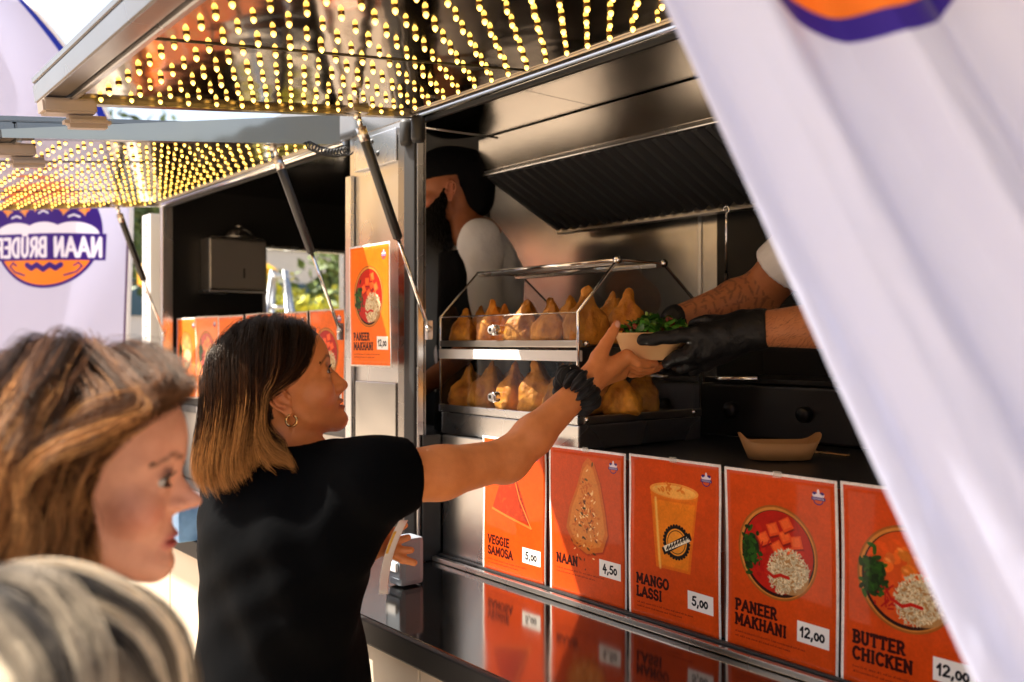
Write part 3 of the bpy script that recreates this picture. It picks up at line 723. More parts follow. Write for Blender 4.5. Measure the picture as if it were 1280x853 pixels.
ims = {
 'samosa': poster_image('samosa', ['VEGGIE', 'SAMOSA'], '5,00', 1), 'naan': poster_image('naan', ['NAAN'], '4,50', 2),
 'lassi': poster_image('lassi', ['MANGO', 'LASSI'], '5,00', 3), 'red': poster_image('red', ['PANEER', 'MAKHANI'], '12,00', 4),
 'butter': poster_image('butter', ['BUTTER', 'CHICKEN'], '12,00', 5, (.80, .27, .03)),
 'post': poster_image('red', ['PANEER', 'MAKHANI'], '12,00', 8, (.93, .42, .05)), 'pale': poster_image('pale', ['PANEER', 'MAKHANI'], '12,00', 6, (.95, .46, .12)), 'pink': poster_image('pink', ['BUTTER', 'CHICKEN'], '12,00', 7, (.96, .54, .30))}  # far posters' paler orange is sun glare put into the print colour
Z1 = 1.6-.2085
poster(606, 1.264, Z1, ims['samosa'], 'orange menu poster with a samosa triangle, VEGGIE SAMOSA 5,00', ph=.4)
poster(689.5, 1.264, Z1-.001, ims['naan'], 'orange menu poster with a flatbread picture, NAAN 4,50', ph=1.9)
poster(788, 1.264, Z1+.001, ims['lassi'], 'orange menu poster with a yellow drink cup, MANGO LASSI 5,00', ph=3.0)
poster(907.5, 1.264, Z1, ims['red'], 'orange menu poster PANEER MAKHANI 12,00 below the counter edge', ph=4.4)
poster(1053.5, 1.264, Z1+.001, ims['butter'], 'orange menu poster BUTTER CHICKEN 12,00 partly behind the white banner', ph=.9)
poster(439.5, 1.168, 1.6+.243, ims['post'], 'orange PANEER MAKHANI poster fixed high on the steel post between the hatches', w=.19, ph=2.2)
Z2 = 1.6+.094
xs = XD(222, 1.264)
for i, (im, lab) in enumerate((('pale', 'leftmost orange poster in the far opening, beside the end post'), ('pink', 'pale pink-orange bowl poster, second in the far opening'),
        ('pale', 'orange poster in the far opening just above the dark-haired woman\'s parting'), ('pale', 'poster in the far opening mostly hidden behind the dark-haired woman\'s head'),
        ('pink', 'poster in the far opening just in front of the dark-haired woman\'s forehead'), ('post', 'rightmost bowl poster in the far opening, next to the steel post'))):
    x_ = [xs, xs+.208, xs+.43, xs+.66, XD(433, 1.264)-.435, XD(433, 1.264)-.215][i]
    poster(0, 1.264, Z2+.002*(i % 2), ims[im], lab, x0=x_, ph=i*1.3)
# ------------------------------------------------------------------ heated display case
CD = 1.30
cx0, cx1 = XD(551, CD), XD(723, CD)
zb = 1.374; case = empty('display_case', ((cx0+cx1)/2, Y(CD)+.2, zb), 'two-tier glass and steel display case full of samosas on the counter', 'display case')
y0, y1, y2, y3, y4 = Y(1.30), Y(1.414), Y(1.559), Y(1.66), Y(1.69)
z_b, z_l, z_s, z_u, z_k, z_t = 1.40, 1.445, 1.578, 1.590, 1.6624, 1.777
box('base', (cx0, y0+.002, zb+.003), (cx1, y4, z_l-.016), M['steel'], case, .003)
box('base_rail', (cx0-.003, y0-.004, z_l-.014), (cx1+.003, y0+.012, z_l+.004), M['alu'], case, .002)
box('base_tray', (cx0+.004, y0+.014, z_l-.012), (cx1-.004, y4-.004, z_l-.004), M['black_metal'], case, .001)
box('shelf_rail', (cx0-.002, y0-.005, z_s-.017), (cx1+.002, y0+.010, z_s+.006), M['white_paint'], case, .002)
box('shelf_rail', (cx0-.002, y0-.003, z_s+.012), (cx1+.002, y0+.010, z_s+.027), M['steel_h'], case, .002)
box('shelf', (cx0+.003, y0+.012, z_s+.012), (cx1-.003, y4-.004, z_s+.020), M['steel_in'], case, .001)
def pane(pts, nm='glass_panel', th=.003):
    bm = bmesh.new(); vs = [bm.verts.new(p) for p in pts]; bm.faces.new(vs)
    o = link(nm, bm_mesh(bm), M['glass'], case); return o
pane([(cx0, y0, z_l+.004), (cx1, y0, z_l+.004), (cx1, y0, z_s-.018), (cx0, y0, z_s-.018)])
pane([(cx0, y0, z_s+.027), (cx1, y0, z_s+.027), (cx1, y0, z_k), (cx0, y0, z_k)])
pane([(cx0, y0, z_k+.001), (cx1, y0, z_k+.001), (cx1, y1, z_t), (cx0, y1, z_t)])
pane([(cx0, y1, z_t+.001), (cx1, y1, z_t+.001), (cx1, y2, z_t+.001), (cx0, y2, z_t+.001)])
for x in (cx0, cx1):
    pane([(x, y0, z_s+.02), (x, y0, z_k), (x, y1, z_t), (x, y2, z_t), (x, y3, z_t-.075), (x, y4, z_k-.02), (x, y4, z_s+.02)])
    pane([(x, y0, z_l), (x, y0, z_s-.01), (x, y4, z_s-.01), (x, y4, z_l)])
    tube('corner_rod', [(x, y0-.001, z_l), (x, y0-.001, z_k), (x, y1, z_t), (x, y2, z_t), (x, y3, z_t-.075), (x, y4, z_k-.03), (x, y4, z_l)], .0036 if x == cx1 else .0028, M['chrome'], case, 8)
tube('top_rod', [(cx0, y1, z_t), (cx1, y1, z_t)], .004, M['chrome'], case, 8)
tube('top_rod', [(cx0, y2, z_t), (cx1, y2, z_t)], .003, M['chrome'], case, 8)
tube('fold_rod', [(cx0, y0, z_k), (cx1, y0, z_k)], .0016, M['chrome'], case, 8)
box('top_rail', (cx0, y1+.002, z_t-.010), (cx1, y1+.022, z_t-.003), M['steel'], case, .001)
box('top_rail', (cx0, y2-.022, z_t-.010), (cx1, y2-.002, z_t-.003), M['steel'], case, .001)
box('side_rail', (cx1-.012, y0+.014, z_l-.014), (cx1+.003, y4, z_l+.002), M['steel_h'], case, .002)
for p in ((cx1, y1, z_t), (cx1, y2, z_t)):
    o = lathe('joint', [(0, .008), (.008, .007), (.009, 0), (.008, -.007), (0, -.008)], M['chrome'], case, 14); o.data.transform(Matrix.Translation(p) @ Matrix.Rotation(R(90), 4, 'Y'))
for p in ((cx1+.004, y0+.02, z_l-.004), (cx1+.004, y4-.03, z_l-.004), (cx1+.004, y0+.02, z_s+.02)):
    o = lathe('screw', [(0, .005), (.005, .004), (.0065, 0)], M['chrome'], case, 12); o.data.transform(Matrix.Translation(p) @ Matrix.Rotation(R(90), 4, 'Y'))
kx = XD(622, CD)
M['badge'] = mat('badge_white', (.8, .8, .78), .25)
for z in (1.6+(428-412)/1150*2.06, 1.6+(428-497)/1150*2.06):
    for nm, r0, r1, m_, dy in (('knob', .0125, .0125, M['chrome'], 0), ('badge', .0095, .0095, M['badge'], -.0045)):
        o = lathe(nm, [(0, .004), (r0*.94, .004), (r0, .002), (r0, -.012 if dy == 0 else .001)], m_, case, 24)
        o.data.transform(Matrix.Translation((kx, y0-.013+dy, z)) @ Matrix.Rotation(R(90), 4, 'X'))
    for a, b, c_ in ((-.004, -.003, .008), (-.0005, -.004, .009), (.003, -.003, .008)):
        box('badge_mark', (kx+a-.0012, y0-.0227, z+b), (kx+a+.0012, y0-.0217, z+b+c_), M['black_plastic'], case)

# ------------------------------------------------------------------ samosas
M['samosa'] = mat('fried_pastry', (.5, .22, .06), .55, 0, Specular_IOR_Level=.4)
mpn, nn_, rr_ = noise_col(M['samosa'], (.34, .085, .004), (.88, .38, .040), 26, 6, lo=.28, hi=.66)
oi = N(M['samosa'], 'ShaderNodeObjectInfo'); hs = N(M['samosa'], 'ShaderNodeHueSaturation'); mrr = N(M['samosa'], 'ShaderNodeMapRange')
mrr.inputs[3].default_value = .62; mrr.inputs[4].default_value = 1.15; L(M['samosa'], oi.outputs['Random'], mrr.inputs[0]); L(M['samosa'], mrr.outputs[0], hs.inputs['Value'])
L(M['samosa'], rr_.outputs[0], hs.inputs['Color']); L(M['samosa'], hs.outputs[0], bsdf(M['samosa']).inputs['Base Color'])
noise_bump(M['samosa'], 140, .8, .003, 5); noise_bump(M['samosa'], 38, .8, .006, 4)
from mathutils import noise as mn
def samosa_mesh(seed, h=.106, r=.0405):
    rng = random.Random(seed); nu, nv = 40, 30; vs = []
    lob = [rng.uniform(.88, 1.12) for _ in range(4)]; tw = rng.uniform(-.5, .5); lean = (rng.uniform(-.009, .009), rng.uniform(-.006, .006)); pin = rng.uniform(.08, .34)
    for j in range(nv+1):
        v = j/nv
        # plump below, shoulders at half height, narrow pinched tip
        rad = np.interp(v, [0, .04, .12, .25, .40, .52, .62, .72, .82, .92, .97, 1], [.80, .96, 1.0, .97, .87, .72, .54, .36, .24, .19, .14, 0])
        for i in range(nu):
            a = 2*PI*i/nu; aa = a+tw*v
            tri = 1+.15*(math.cos(3*aa+seed)+.35*math.cos(6*aa+2*seed))+.05*math.cos(2*aa)+.05*max(0, math.cos(5*aa+seed*2))**4*math.sin(v*PI)
            q = r*rad*tri*(1+.05*(lob[int(aa/(PI/2)) % 4]-1)*4)
            if v > .7: # seam makes the tip flat
                fl = (v-.7)/.3; ex_ = 1-pin*1.6*fl
            else: ex_ = 1
            x = q*math.cos(a)*(1+.15*(1-ex_)); y = q*math.sin(a)*ex_; z = h*(v**.95)
            n_ = mn.noise(Vector((x*45+seed*7, y*45, z*35)))*.0060 + mn.noise(Vector((x*120+seed, y*120, z*90)))*.0026
            sl = math.exp(-((((aa+seed) % (2*PI))-PI)/.12)**2)*(.0022)*math.sin(v*PI)
            k = 1+(n_+sl)/max(.006, math.hypot(x, y))
            vs.append((x*k+lean[0]*v*v, y*k+lean[1]*v*v, max(0, z+n_*.5*(v > .05))))
    fs = [(j*nu+i, j*nu+(i+1) % nu, (j+1)*nu+(i+1) % nu, (j+1)*nu+i) for j in range(nv) for i in range(nu)]
    fs += [tuple(range(nu-1, -1, -1)), tuple(nv*nu+i for i in range(nu))]
    me = raw_mesh(vs, fs, 'samosa'); me.polygons.foreach_set('use_smooth', [True]*len(me.polygons)); me.materials.append(M['samosa']); return me
sm = [samosa_mesh(s) for s in range(1, 8)]
orders = ['leftmost', 'second', 'third', 'fourth', 'fifth', 'sixth', 'seventh', 'eighth']
def samosa(p, rz, sc, k, label, rx=0, ry=0):
    o = bpy.data.objects.new('samosa', sm[k % 7]); COL.objects.link(o); o.location = p; o.rotation_euler = (rx+random.uniform(-.09, .09), ry+random.uniform(-.09, .09), rz); o.scale = (sc*random.uniform(.90, 1.04), sc*random.uniform(.90, 1.04), sc*random.uniform(.93, 1.06))
    tag(o, label, 'samosa', 'fried samosas in the display case'); return o
zs = z_s+.0205
def row(pxs, D, scs, z, off, what, rx=0):
    for i, (px, sc_) in enumerate(zip(pxs, scs)):
        samosa((XD(px, D), Y(D), z), i*1.7+off, sc_, i+off, f'{orders[i]} samosa from the left {what}', rx*(1 if i % 2 else -1))
row((580, 614, 650, 688, 729), 1.345, (.84, .95, .98, 1.0, 1.10), zs, 0, 'in the upper front row behind the knob glass')
row((600, 635, 667, 713, 758, 786), 1.43, (.92, 1.0, .98, 1.12, 1.06, 1.08), zs, 2, 'in the upper back row, tip showing above the front row')
row((622, 655, 690, 735, 775), 1.53, (1.0, 1.05, 1.05, 1.1, 1.05), zs, 4, 'in the rearmost row of the upper shelf')
zs = z_l-.003
row((582, 608, 641, 676, 706), 1.36, (1.0, 1.06, 1.12, 1.12, 1.05), zs, 1, 'on the lower tier, in front')
row((597, 628, 662, 694, 726, 752, 780), 1.45, (1.05, 1.1, 1.12, 1.1, 1.1, 1.1, 1.0), zs, 3, 'on the lower tier, second row', .25)
row((640, 680, 720, 765, 800), 1.56, (1.0, 1.05, 1.05, 1.0, 1.0), zs, 5, 'on the lower tier, rearmost row', .1)

# ------------------------------------------------------------------ paper boat on the dark counter and small items
M['kraft'] = mat('kraft_paper', (.50, .26, .09), .6); noise_bump(M['kraft'], 60, .15, .001)
pb = V(974, 578, 1.77); pb[2] = 1.376
boat = empty('paper_boat', pb, 'empty orange-brown paper food boat on the dark counter behind the posters', 'food tray')
bm = bmesh.new(); nn = 28; rings = []
for k, (s, z) in enumerate(((.0, .001), (.75, .001), (1, .034), (.97, .034), (.72, .004), (0, .004))):
    rg = []
    for i in range(nn):
        a = 2*PI*i/nn; x = .078*s*math.copysign(abs(math.cos(a))**.7, math.cos(a)); y = .045*s*math.copysign(abs(math.sin(a))**.7, math.sin(a)); pk = .018*abs(math.cos(a))**6 if z > .01 else 0
        c, n = math.cos(-.75), math.sin(-.75)
        rg.append(bm.verts.new((pb[0]+(-x*n*-1*0 + x*RT[0]-y*RT[1]), pb[1]+(x*RT[1]+y*RT[0]), pb[2]+z+pk)))
    rings.append(rg)
for i in range(len(rings)-1):
    for k in range(nn): bm.faces.new((rings[i][k], rings[i][(k+1) % nn], rings[i+1][(k+1) % nn], rings[i+1][k]))
bmesh.ops.remove_doubles(bm, verts=bm.verts[:], dist=1e-5)
link('tray', bm_mesh(bm), M['kraft'], boat, True)
M['wood'] = mat('wooden_fork', (.55, .34, .14), .5)
wf = empty('wooden_fork', V(1043, 548, 1.85), 'small wooden fork lying on the dark counter beside the paper boat', 'fork')
p = V(1043, 548, 1.85)
prism('shaft', [(p[0]-.03, p[1]-.003), (p[0]+.03, p[1]-.004), (p[0]+.03, p[1]+.004), (p[0]-.03, p[1]+.003)], 2, 1.3755, 1.378, M['wood'], wf)
prism('prongs', [(p[0]-.05, p[1]-.008), (p[0]-.031, p[1]-.008), (p[0]-.031, p[1]+.008), (p[0]-.05, p[1]+.008), (p[0]-.05, p[1]+.004), (p[0]-.038, p[1]+.003), (p[0]-.038, p[1]-.003), (p[0]-.05, p[1]-.004)], 2, 1.3755, 1.378, M['wood'], wf)
# napkin dispenser with blue side on the ledge beyond the woman
nd = V(508, 712, 1.98); nd[2] = ZL+.001
M['grey_matte'] = mat('grey_plastic_case', (.22, .25, .29), .5)
nap = empty('napkin_dispenser', nd, 'small grey steel napkin dispenser standing on the ledge beside the post', 'napkin dispenser')
box('case', (nd[0]-.028, nd[1]-.03, ZL+.002), (nd[0]+.026, nd[1]+.03, ZL+.105), M['grey_matte'], nap, .012)
box('slot_plate', (nd[0]-.026, nd[1]-.0325, ZL+.02), (nd[0]+.026, nd[1]-.0305, ZL+.09), M['grey_matte'], nap, .003)
box('napkin', (nd[0]-.02, nd[1]-.040, ZL+.035), (nd[0]+.02, nd[1]-.033, ZL+.055), M['white_paint'], nap, .002)
M['blue'] = mat('blue_carton', (.03, .16, .42), .4); noise_col(M['blue'], (.02, .10, .30), (.25, .5, .8), 9, 3)
bx = V(226, 640, 2.45); bx[2] = ZL+.001; bc = empty('blue_carton', bx, 'small blue carton on the ledge between the two women', 'carton')
box('body', (bx[0]-.07, bx[1]-.03, ZL+.002), (bx[0]+.07, bx[1]+.05, ZL+.10), M['blue'], bc, .003)
box('lid', (bx[0]-.072, bx[1]-.032, ZL+.101), (bx[0]+.072, bx[1]+.052, ZL+.115), M['white_paint'], bc, .003)

# ------------------------------------------------------------------ cloth: the near white banner and the far flag
def cloth_mat(name, im, tr=.35, col=(.78, .78, .80)):
    m = img_mat(name, im, .65, Sheen_Weight=.2)
    n = m.node_tree; out = [x for x in n.nodes if x.type == 'OUTPUT_MATERIAL'][0]
    mx = n.nodes.new('ShaderNodeMixShader'); mx.inputs[0].default_value = tr; tl = n.nodes.new('ShaderNodeBsdfTranslucent')
    n.links.new(bsdf(m).inputs['Base Color'].links[0].from_socket, tl.inputs[0])
    n.links.new(bsdf(m).outputs[0], mx.inputs[1]); n.links.new(tl.outputs[0], mx.inputs[2]); n.links.new(mx.outputs[0], out.inputs[0]); return m
# banner: left edge runs from picture top to lower right, hanging about 0.8 m from the eye
A0, A1 = V(838, 0, .64), V(1223, 853, .60)
cv = Canvas(700, 900, (.80, .80, .87))
E = A1-A0; A00 = A0-E*.25; A11 = A1+E*.32                       # extend beyond the picture both ways
E = A11-A00; Wd = .50
side = RT*.93+np.array([0, 0, .22])
def Bp(u, v):
    p = A00+E*(1-v)+side*(u*Wd)*(.72+.5*(1-v))
    s = u*Wd
    a = 2*PI*(s/.105)+.9*math.sin(2.2*v+s*4)-.6
    amp = .0120*(.30+.70*min(1, s/.06))*(1-.3*math.sin(4*v+s*9))
    f = amp*math.sin(a)+.0022*math.sin(2*PI*s/.041+4*v+1)+.016*math.sin(2*v+s*5)
    f += .0016*mn.noise(Vector((u*38, v*16, 2)))+.0008*mn.noise(Vector((u*90, v*60, 5)))
    return Vector(p+FW*f)
# emblem: only its lower rim is in the picture
def find_uv(px, py):
    best = None
    for i in range(71):
        for j in range(91):
            d = np.array(Bp(i/70, j/90))-CAM; f = d@FW; e = (640+1150*(d@RT)/f-px)**2+(428-1150*d[2]/f-py)**2
            if best is None or e < best[0]: best = (e, i/70, j/90)
    return best[1:]
u_, v_ = find_uv(1078, 40)
u2, v2 = find_uv(1175, 0); u3, v3 = find_uv(980, 0)
hgt = 900/700
pc = (u_, (1-v_)*hgt); pl = (u3, (1-v3)*hgt); pr_ = (u2, (1-v2)*hgt)
# circle through three places on the cloth
def circ(a, b, c):
    ax, ay = a; bx_, by = b; cx_, cy_ = c; d = 2*(ax*(by-cy_)+bx_*(cy_-ay)+cx_*(ay-by))
    ux = ((ax*ax+ay*ay)*(by-cy_)+(bx_*bx_+by*by)*(cy_-ay)+(cx_*cx_+cy_*cy_)*(ay-by))/d
    uy = ((ax*ax+ay*ay)*(cx_-bx_)+(bx_*bx_+by*by)*(ax-cx_)+(cx_*cx_+cy_*cy_)*(bx_-ax))/d
    return ux, uy, math.hypot(ax-ux, ay-uy)
ccx, ccy, ccr = circ(pc, pl, pr_)
lg = Canvas(700, 900, (.88, .90, .99)); lg.ell(ccx, ccy, ccr*1.04, ccr*1.04, (.20, .08, .62)); lg.ell(ccx, ccy, ccr*.915, ccr*.915, (.98, .55, .10))
bann = sheet('banner', Bp, 140, 90, cloth_mat('white_banner_cloth', lg.image('banner_print'), .42), None, .0008)
tag(bann, 'large blurred white fabric banner with orange and purple emblem hanging diagonally at right', 'banner')
# far feather flag with rounded top, seen from its back
T = 4.35; fo = V(163, 445, T); fz0 = .55
def Fp(u, v):
    z = fz0+v*(3.25-fz0); zc = 1.6+(428-258)/1150*T
    xr = 0.0
    if z > zc: xr = -((z-zc)/.98)**1.9*.50
    wdt = .86 if z < zc else max(.04, .86+xr*.95)
    p = np.array([fo[0], fo[1], 0]) + RT*(xr-(1-u)*wdt) ; p[2] = z
    return Vector(p+FW*(.03*math.sin(5*u+2*v)+.015*math.sin(9*u-3*v*4)))
fw_, fh_ = 700, int(700*(3.25-fz0)/.86)
pxm = 1150/T                                     # picture px per metre there
uu = 1-((163-58)/pxm)/.86; zz = 1.6+(428-288)/pxm; vv = (zz-fz0)/(3.25-fz0)
fc = logo_canvas(fw_, fh_, (.86, .86, .92), (uu, (1-vv)*fh_/fw_, (72/pxm)/.86), True)
for i in range(3): pass
Hh = fh_/fw_
fc.poly([(.90, 0), (1, 0), (1, Hh*.30), (.955, Hh*.30)], (.16, .26, .72))
fc.poly([(.975, Hh*.42), (1, Hh*.42), (1, Hh), (.975, Hh)], (.52, .44, .56))  # purplish shadow along the flag's edge, put into the print colour
ff = empty('feather_flag', (fo[0], fo[1], 0), 'tall white feather flag seen from behind with mirrored NAAN BRÜDER emblem', 'flag')
sheet('cloth', Fp, 40, 90, cloth_mat('flag_cloth', fc.image('flag_print'), .60), ff, .001)
tube('pole', [Fp(1, k/30)+Vector((0, 0, 0)) for k in range(31)], .010, M['white_paint'], ff, 8)
tube('pole_foot', [(fo[0], fo[1], .02), tuple(Fp(1, 0))], .012, M['black_metal'], ff, 8)
lathe('base', [(0, .05), (.12, .05), (.2, .03), (.22, 0), (0, 0)], M['black_metal'], ff, 24, (fo[0], fo[1], .001))
# ------------------------------------------------------------------ smooth bodies: rounded shapes blended into one surface
def smin(a, b, k):
    if k <= 0: return np.minimum(a, b)
    h = np.clip(.5+.5*(b-a)/k, 0, 1); return b*(1-h)+a*h-k*h*(1-h)
def smax(a, b, k): return -smin(-a, -b, k)
def ell_d(p, c, r, rot=None):
    q = p-np.asarray(c, np.float32)
    if rot is not None: q = q@rot
    r = np.asarray(r, np.float32); k0 = np.linalg.norm(q/r, axis=1); k1 = np.linalg.norm(q/(r*r), axis=1)
    return k0*(k0-1)/np.maximum(k1, 1e-9)
def cone_d(p, a, b, ra, rb):
    a = np.asarray(a, np.float32); b = np.asarray(b, np.float32); ab = b-a; q = p-a
    t = np.clip((q@ab)/max(1e-12, float(ab@ab)), 0, 1)
    return np.linalg.norm(q-t[:, None]*ab, axis=1)-(ra+(rb-ra)*t)
def chain_d(p, pts, rs, k=0):
    d = None
    for i in range(len(pts)-1):
        e = cone_d(p, pts[i], pts[i+1], rs[i], rs[i+1]); d = e if d is None else (np.minimum(d, e) if k == 0 else smin(d, e, k))
    return d
def nets(f, lo, hi, h, name='body'):
    """surface of f = 0 on a grid of step h, worked out only near the surface"""
    lo = np.array(lo, float); n = np.ceil((np.array(hi)-lo)/h/4).astype(int)*4
    nc = n//4+1
    g = np.stack(np.meshgrid(*[lo[i]+np.arange(nc[i])*h*4 for i in range(3)], indexing='ij'), -1).reshape(-1, 3).astype(np.float32)
    fc = f(g).reshape(nc)
    act = np.zeros(n//4, bool); mn_ = np.full(n//4, 9e9)
    for dx in (0, 1):
        for dy in (0, 1):
            for dz in (0, 1):
                s = fc[dx:dx+n[0]//4, dy:dy+n[1]//4, dz:dz+n[2]//4]; mn_ = np.minimum(mn_, abs(s))
    act = mn_ < h*4*1.5
    F = np.repeat(np.repeat(np.repeat(np.where(fc > 0, 1., -1.).astype(np.float32)[:-1, :-1, :-1], 4, 0), 4, 1), 4, 2)
    F = np.pad(F, ((0, 1), (0, 1), (0, 1)), mode='edge')
    m = np.zeros(F.shape, bool); A = np.repeat(np.repeat(np.repeat(act, 4, 0), 4, 1), 4, 2)
    m[:-1, :-1, :-1] |= A; m[1:, 1:, 1:] |= A
    m[1:, :-1, :-1] |= A; m[:-1, 1:, :-1] |= A; m[:-1, :-1, 1:] |= A; m[1:, 1:, :-1] |= A; m[1:, :-1, 1:] |= A; m[:-1, 1:, 1:] |= A
    idx = np.argwhere(m); P = (lo+idx*h).astype(np.float32)
    out = np.empty(len(P), np.float32)
    for i in range(0, len(P), 400000): out[i:i+400000] = f(P[i:i+400000])
    F[m] = out
    S = F < 0; c = np.zeros(tuple(s-1 for s in S.shape), np.uint8)
    for dx in (0, 1):
        for dy in (0, 1):
            for dz in (0, 1): c += S[dx:dx+c.shape[0], dy:dy+c.shape[1], dz:dz+c.shape[2]]
    cells = np.argwhere((c > 0) & (c < 8)); vid = np.full(c.shape, -1, np.int32); vid[tuple(cells.T)] = np.arange(len(cells))
    acc = np.zeros((len(cells), 3)); cnt = np.zeros(len(cells))
    for ax in range(3):
        o1, o2 = [k for k in range(3) if k != ax]
        for a in (0, 1):
            for b in (0, 1):
                q = cells.copy(); q[:, o1] += a; q[:, o2] += b; r = q.copy(); r[:, ax] += 1
                fa, fb = F[tuple(q.T)], F[tuple(r.T)]; x = (fa < 0) != (fb < 0)
                t = np.where(x, fa/np.where(x, fa-fb, 1), 0); pt = q+0.; pt[:, ax] += t
                acc[x] += pt[x]; cnt[x] += 1
    vs = lo+(acc/np.maximum(cnt, 1)[:, None])*h
    faces = []
    for ax in range(3):
        o1, o2 = (ax+1) % 3, (ax+2) % 3
        s0 = S; sl0 = [slice(None)]*3; sl1 = [slice(None)]*3; sl0[ax] = slice(0, -1); sl1[ax] = slice(1, None)
        x = S[tuple(sl0)] != S[tuple(sl1)]; e = np.argwhere(x)
        ok = (e[:, o1] > 0) & (e[:, o2] > 0) & (e[:, o1] < c.shape[o1]) & (e[:, o2] < c.shape[o2]); e = e[ok]
        q = []
        for a, b in ((0, 0), (1, 0), (1, 1), (0, 1)):
            w = e.copy(); w[:, o1] -= a; w[:, o2] -= b; q.append(vid[tuple(w.T)])
        q = np.stack(q, 1); fl = S[tuple(e.T)]; q[~fl] = q[~fl][:, ::-1]
        faces.append(q)
    q = np.concatenate(faces); q = q[(q >= 0).all(1)]
    me = bpy.data.meshes.new(name); me.vertices.add(len(vs)); me.vertices.foreach_set('co', vs.astype(np.float32).ravel())
    me.loops.add(len(q)*4); me.loops.foreach_set('vertex_index', q.astype(np.int32).ravel())
    me.polygons.add(len(q)); me.polygons.foreach_set('loop_start', np.arange(len(q), dtype=np.int32)*4)
    me.polygons.foreach_set('loop_total', np.full(len(q), 4, np.int32)); me.polygons.foreach_set('use_smooth', np.ones(len(q), bool))
    me.update(); me.validate(); return me, vs

# ------------------------------------------------------------------ heads (x forward, y left, z up, eyes at z = 0)
def head_sdf(p, s='f', mouth=.0, nose=1.0, chin=0.0, nostril=True, nz_up=0.0):
    x, y, z = p[:, 0], p[:, 1], p[:, 2]; ay = abs(y); pm = p.copy(); pm[:, 1] = ay
    d = ell_d(p, (-.010, 0, .030), (.096, .074, .086))
    d = smin(d, ell_d(p, (-.045, 0, .000), (.056, .060, .062)), .03)
    # face block with a drawn profile
    zk = [-.125, -.108, -.102, -.094, -.083, -.074, -.064, -.052, -.035, -.015, -.002, .010, .022, .040, .058, .075, .092, .11]
    fk = [.040, .058, .072, .0805, .0805, .0755, .0800, .0815, .0800, .0785, .0775, .0800, .0850, .0872, .0840, .074, .054, .02]
    wk = [.010, .020, .026, .034, .042, .047, .052, .056, .060, .0640, .0655, .066, .066, .065, .061, .052, .038, .02]
    Fz = np.interp(z, zk, fk); Wz = np.interp(z, zk, wk)
    a = Fz+.02
    q = ((x+.02)/np.maximum(a, .01)); r = ay/Wz
    rho = (abs(q)**2.35+r**2.35)**(1/2.35)
    blk = (rho-1)*np.minimum(a, Wz)*.85
    blk = np.maximum(blk, -(x+.01)); blk = smax(blk, -(z+.112-(.070-x)*.42), .012)
    blk = np.maximum(blk, z-.09)
    d = smin(d, blk, .016)
    d = smin(d, chain_d(pm, [(.063, .008, -.090), (.020, .044, -.066), (-.004, .055, -.030)], [.0130, .0115, .0125]), .016)
    d = smin(d, ell_d(p, (.0650, 0, -.0885+chin), (.0150, .016, .0130)), .012)
    d = smin(d, ell_d(pm, (.050, .041, -.028), (.024, .020, .020)), .018)
    d = smin(d, chain_d(pm, [(.078, .010, .018), (.071, .030, .0225), (.055, .050, .017)], [.0065, .0070, .0055]), .010)
    # sockets, eyeballs' lids
    d = smax(d, -ell_d(pm, (.0935, .033, .001), (.0150, .0185, .0130)), .012)
    # nose
    pz = p.copy(); pz[:, 2] -= nz_up*np.exp(-((z+.036)/.03)**2); pmz = pz.copy(); pmz[:, 1] = ay
    nz = chain_d(pz, [(.076, 0, .004), (.0865*1, 0, -.014), (.0870+.0115*nose, 0, -.0335)], [.0065, .0064, .0072], .006)
    d = smin(d, nz, .009)
    d = smin(d, chain_d(pz, [(.070, 0, -.004), (.0800, 0, -.022), (.0845, 0, -.036)], [.010, .0105, .0095]), .006)
    d = smin(d, chain_d(pz, [(.0875+.0105*nose, 0, -.0375), (.083, 0, -.0445)], [.0060, .0050]), .005)
    d = smin(d, ell_d(pmz, (.0868, .0110, -.0380), (.0100, .0060, .0068)), .006)
    if nostril: d = smax(d, -ell_d(pm, (.0895, .0062, -.0450), (.0045, .0028, .0026)), .002)
    # lips
    yl = ay
    d = smin(d, ell_d(p, (.0775, 0, -.0595), (.0110, .0200, .0046)), .0045)
    d = smin(d, ell_d(p, (.0765, 0, -.0685-mouth), (.0110, .0175, .0056)), .0050)
    d = smax(d, -ell_d(p, (.0890, 0, -.0638-mouth*.5), (.0150, .0215, .0009+mouth*.75)), .0016)
    lid = ell_d(pm, (.0660, .0325, .0), (.0148, .0146, .0140)); d = smin(d, lid, .0035)
    cut = ell_d(pm, (.0800, .0335, -.0012), (.0100, .0125, .0034)); d = smax(d, -cut, .0008)
    # ears
    ce, se = math.cos(.22), math.sin(.22); qe = pm-np.array((-.016, .0750, -.014), np.float32)
    q2 = qe.copy(); q2[:, 0] = qe[:, 0]*ce+qe[:, 2]*se; q2[:, 2] = -qe[:, 0]*se+qe[:, 2]*ce
    q2[:, 1] -= -.35*np.minimum(q2[:, 0], 0)*1.0
    e = ell_d(q2, (-.002, -.0005, .001), (.0165, .0032, .0285))
    e = smin(e, chain_d(q2, [(.011, .0035, .006), (.010, .0050, .019), (.002, .0060, .0275), (-.009, .0062, .0265), (-.0165, .0062, .017), (-.0180, .0060, .004), (-.0150, .0052, -.009), (-.008, .0040, -.020)], [.0026, .0030, .0032, .0033, .0033, .0031, .0030, .0034]), .002)
    e = smin(e, chain_d(q2, [(-.003, .0035, .016), (-.009, .0042, .006), (-.0085, .0042, -.005), (-.001, .0038, -.014)], [.0022, .0028, .0028, .0024]), .002)
    e = smin(e, ell_d(q2, (.0125, .0035, -.004), (.0042, .0045, .0068)), .003)
    e = smin(e, ell_d(q2, (-.001, .0025, -.0255), (.0090, .0048, .0095)), .004)
    d = smin(d, e, .005)
    return d
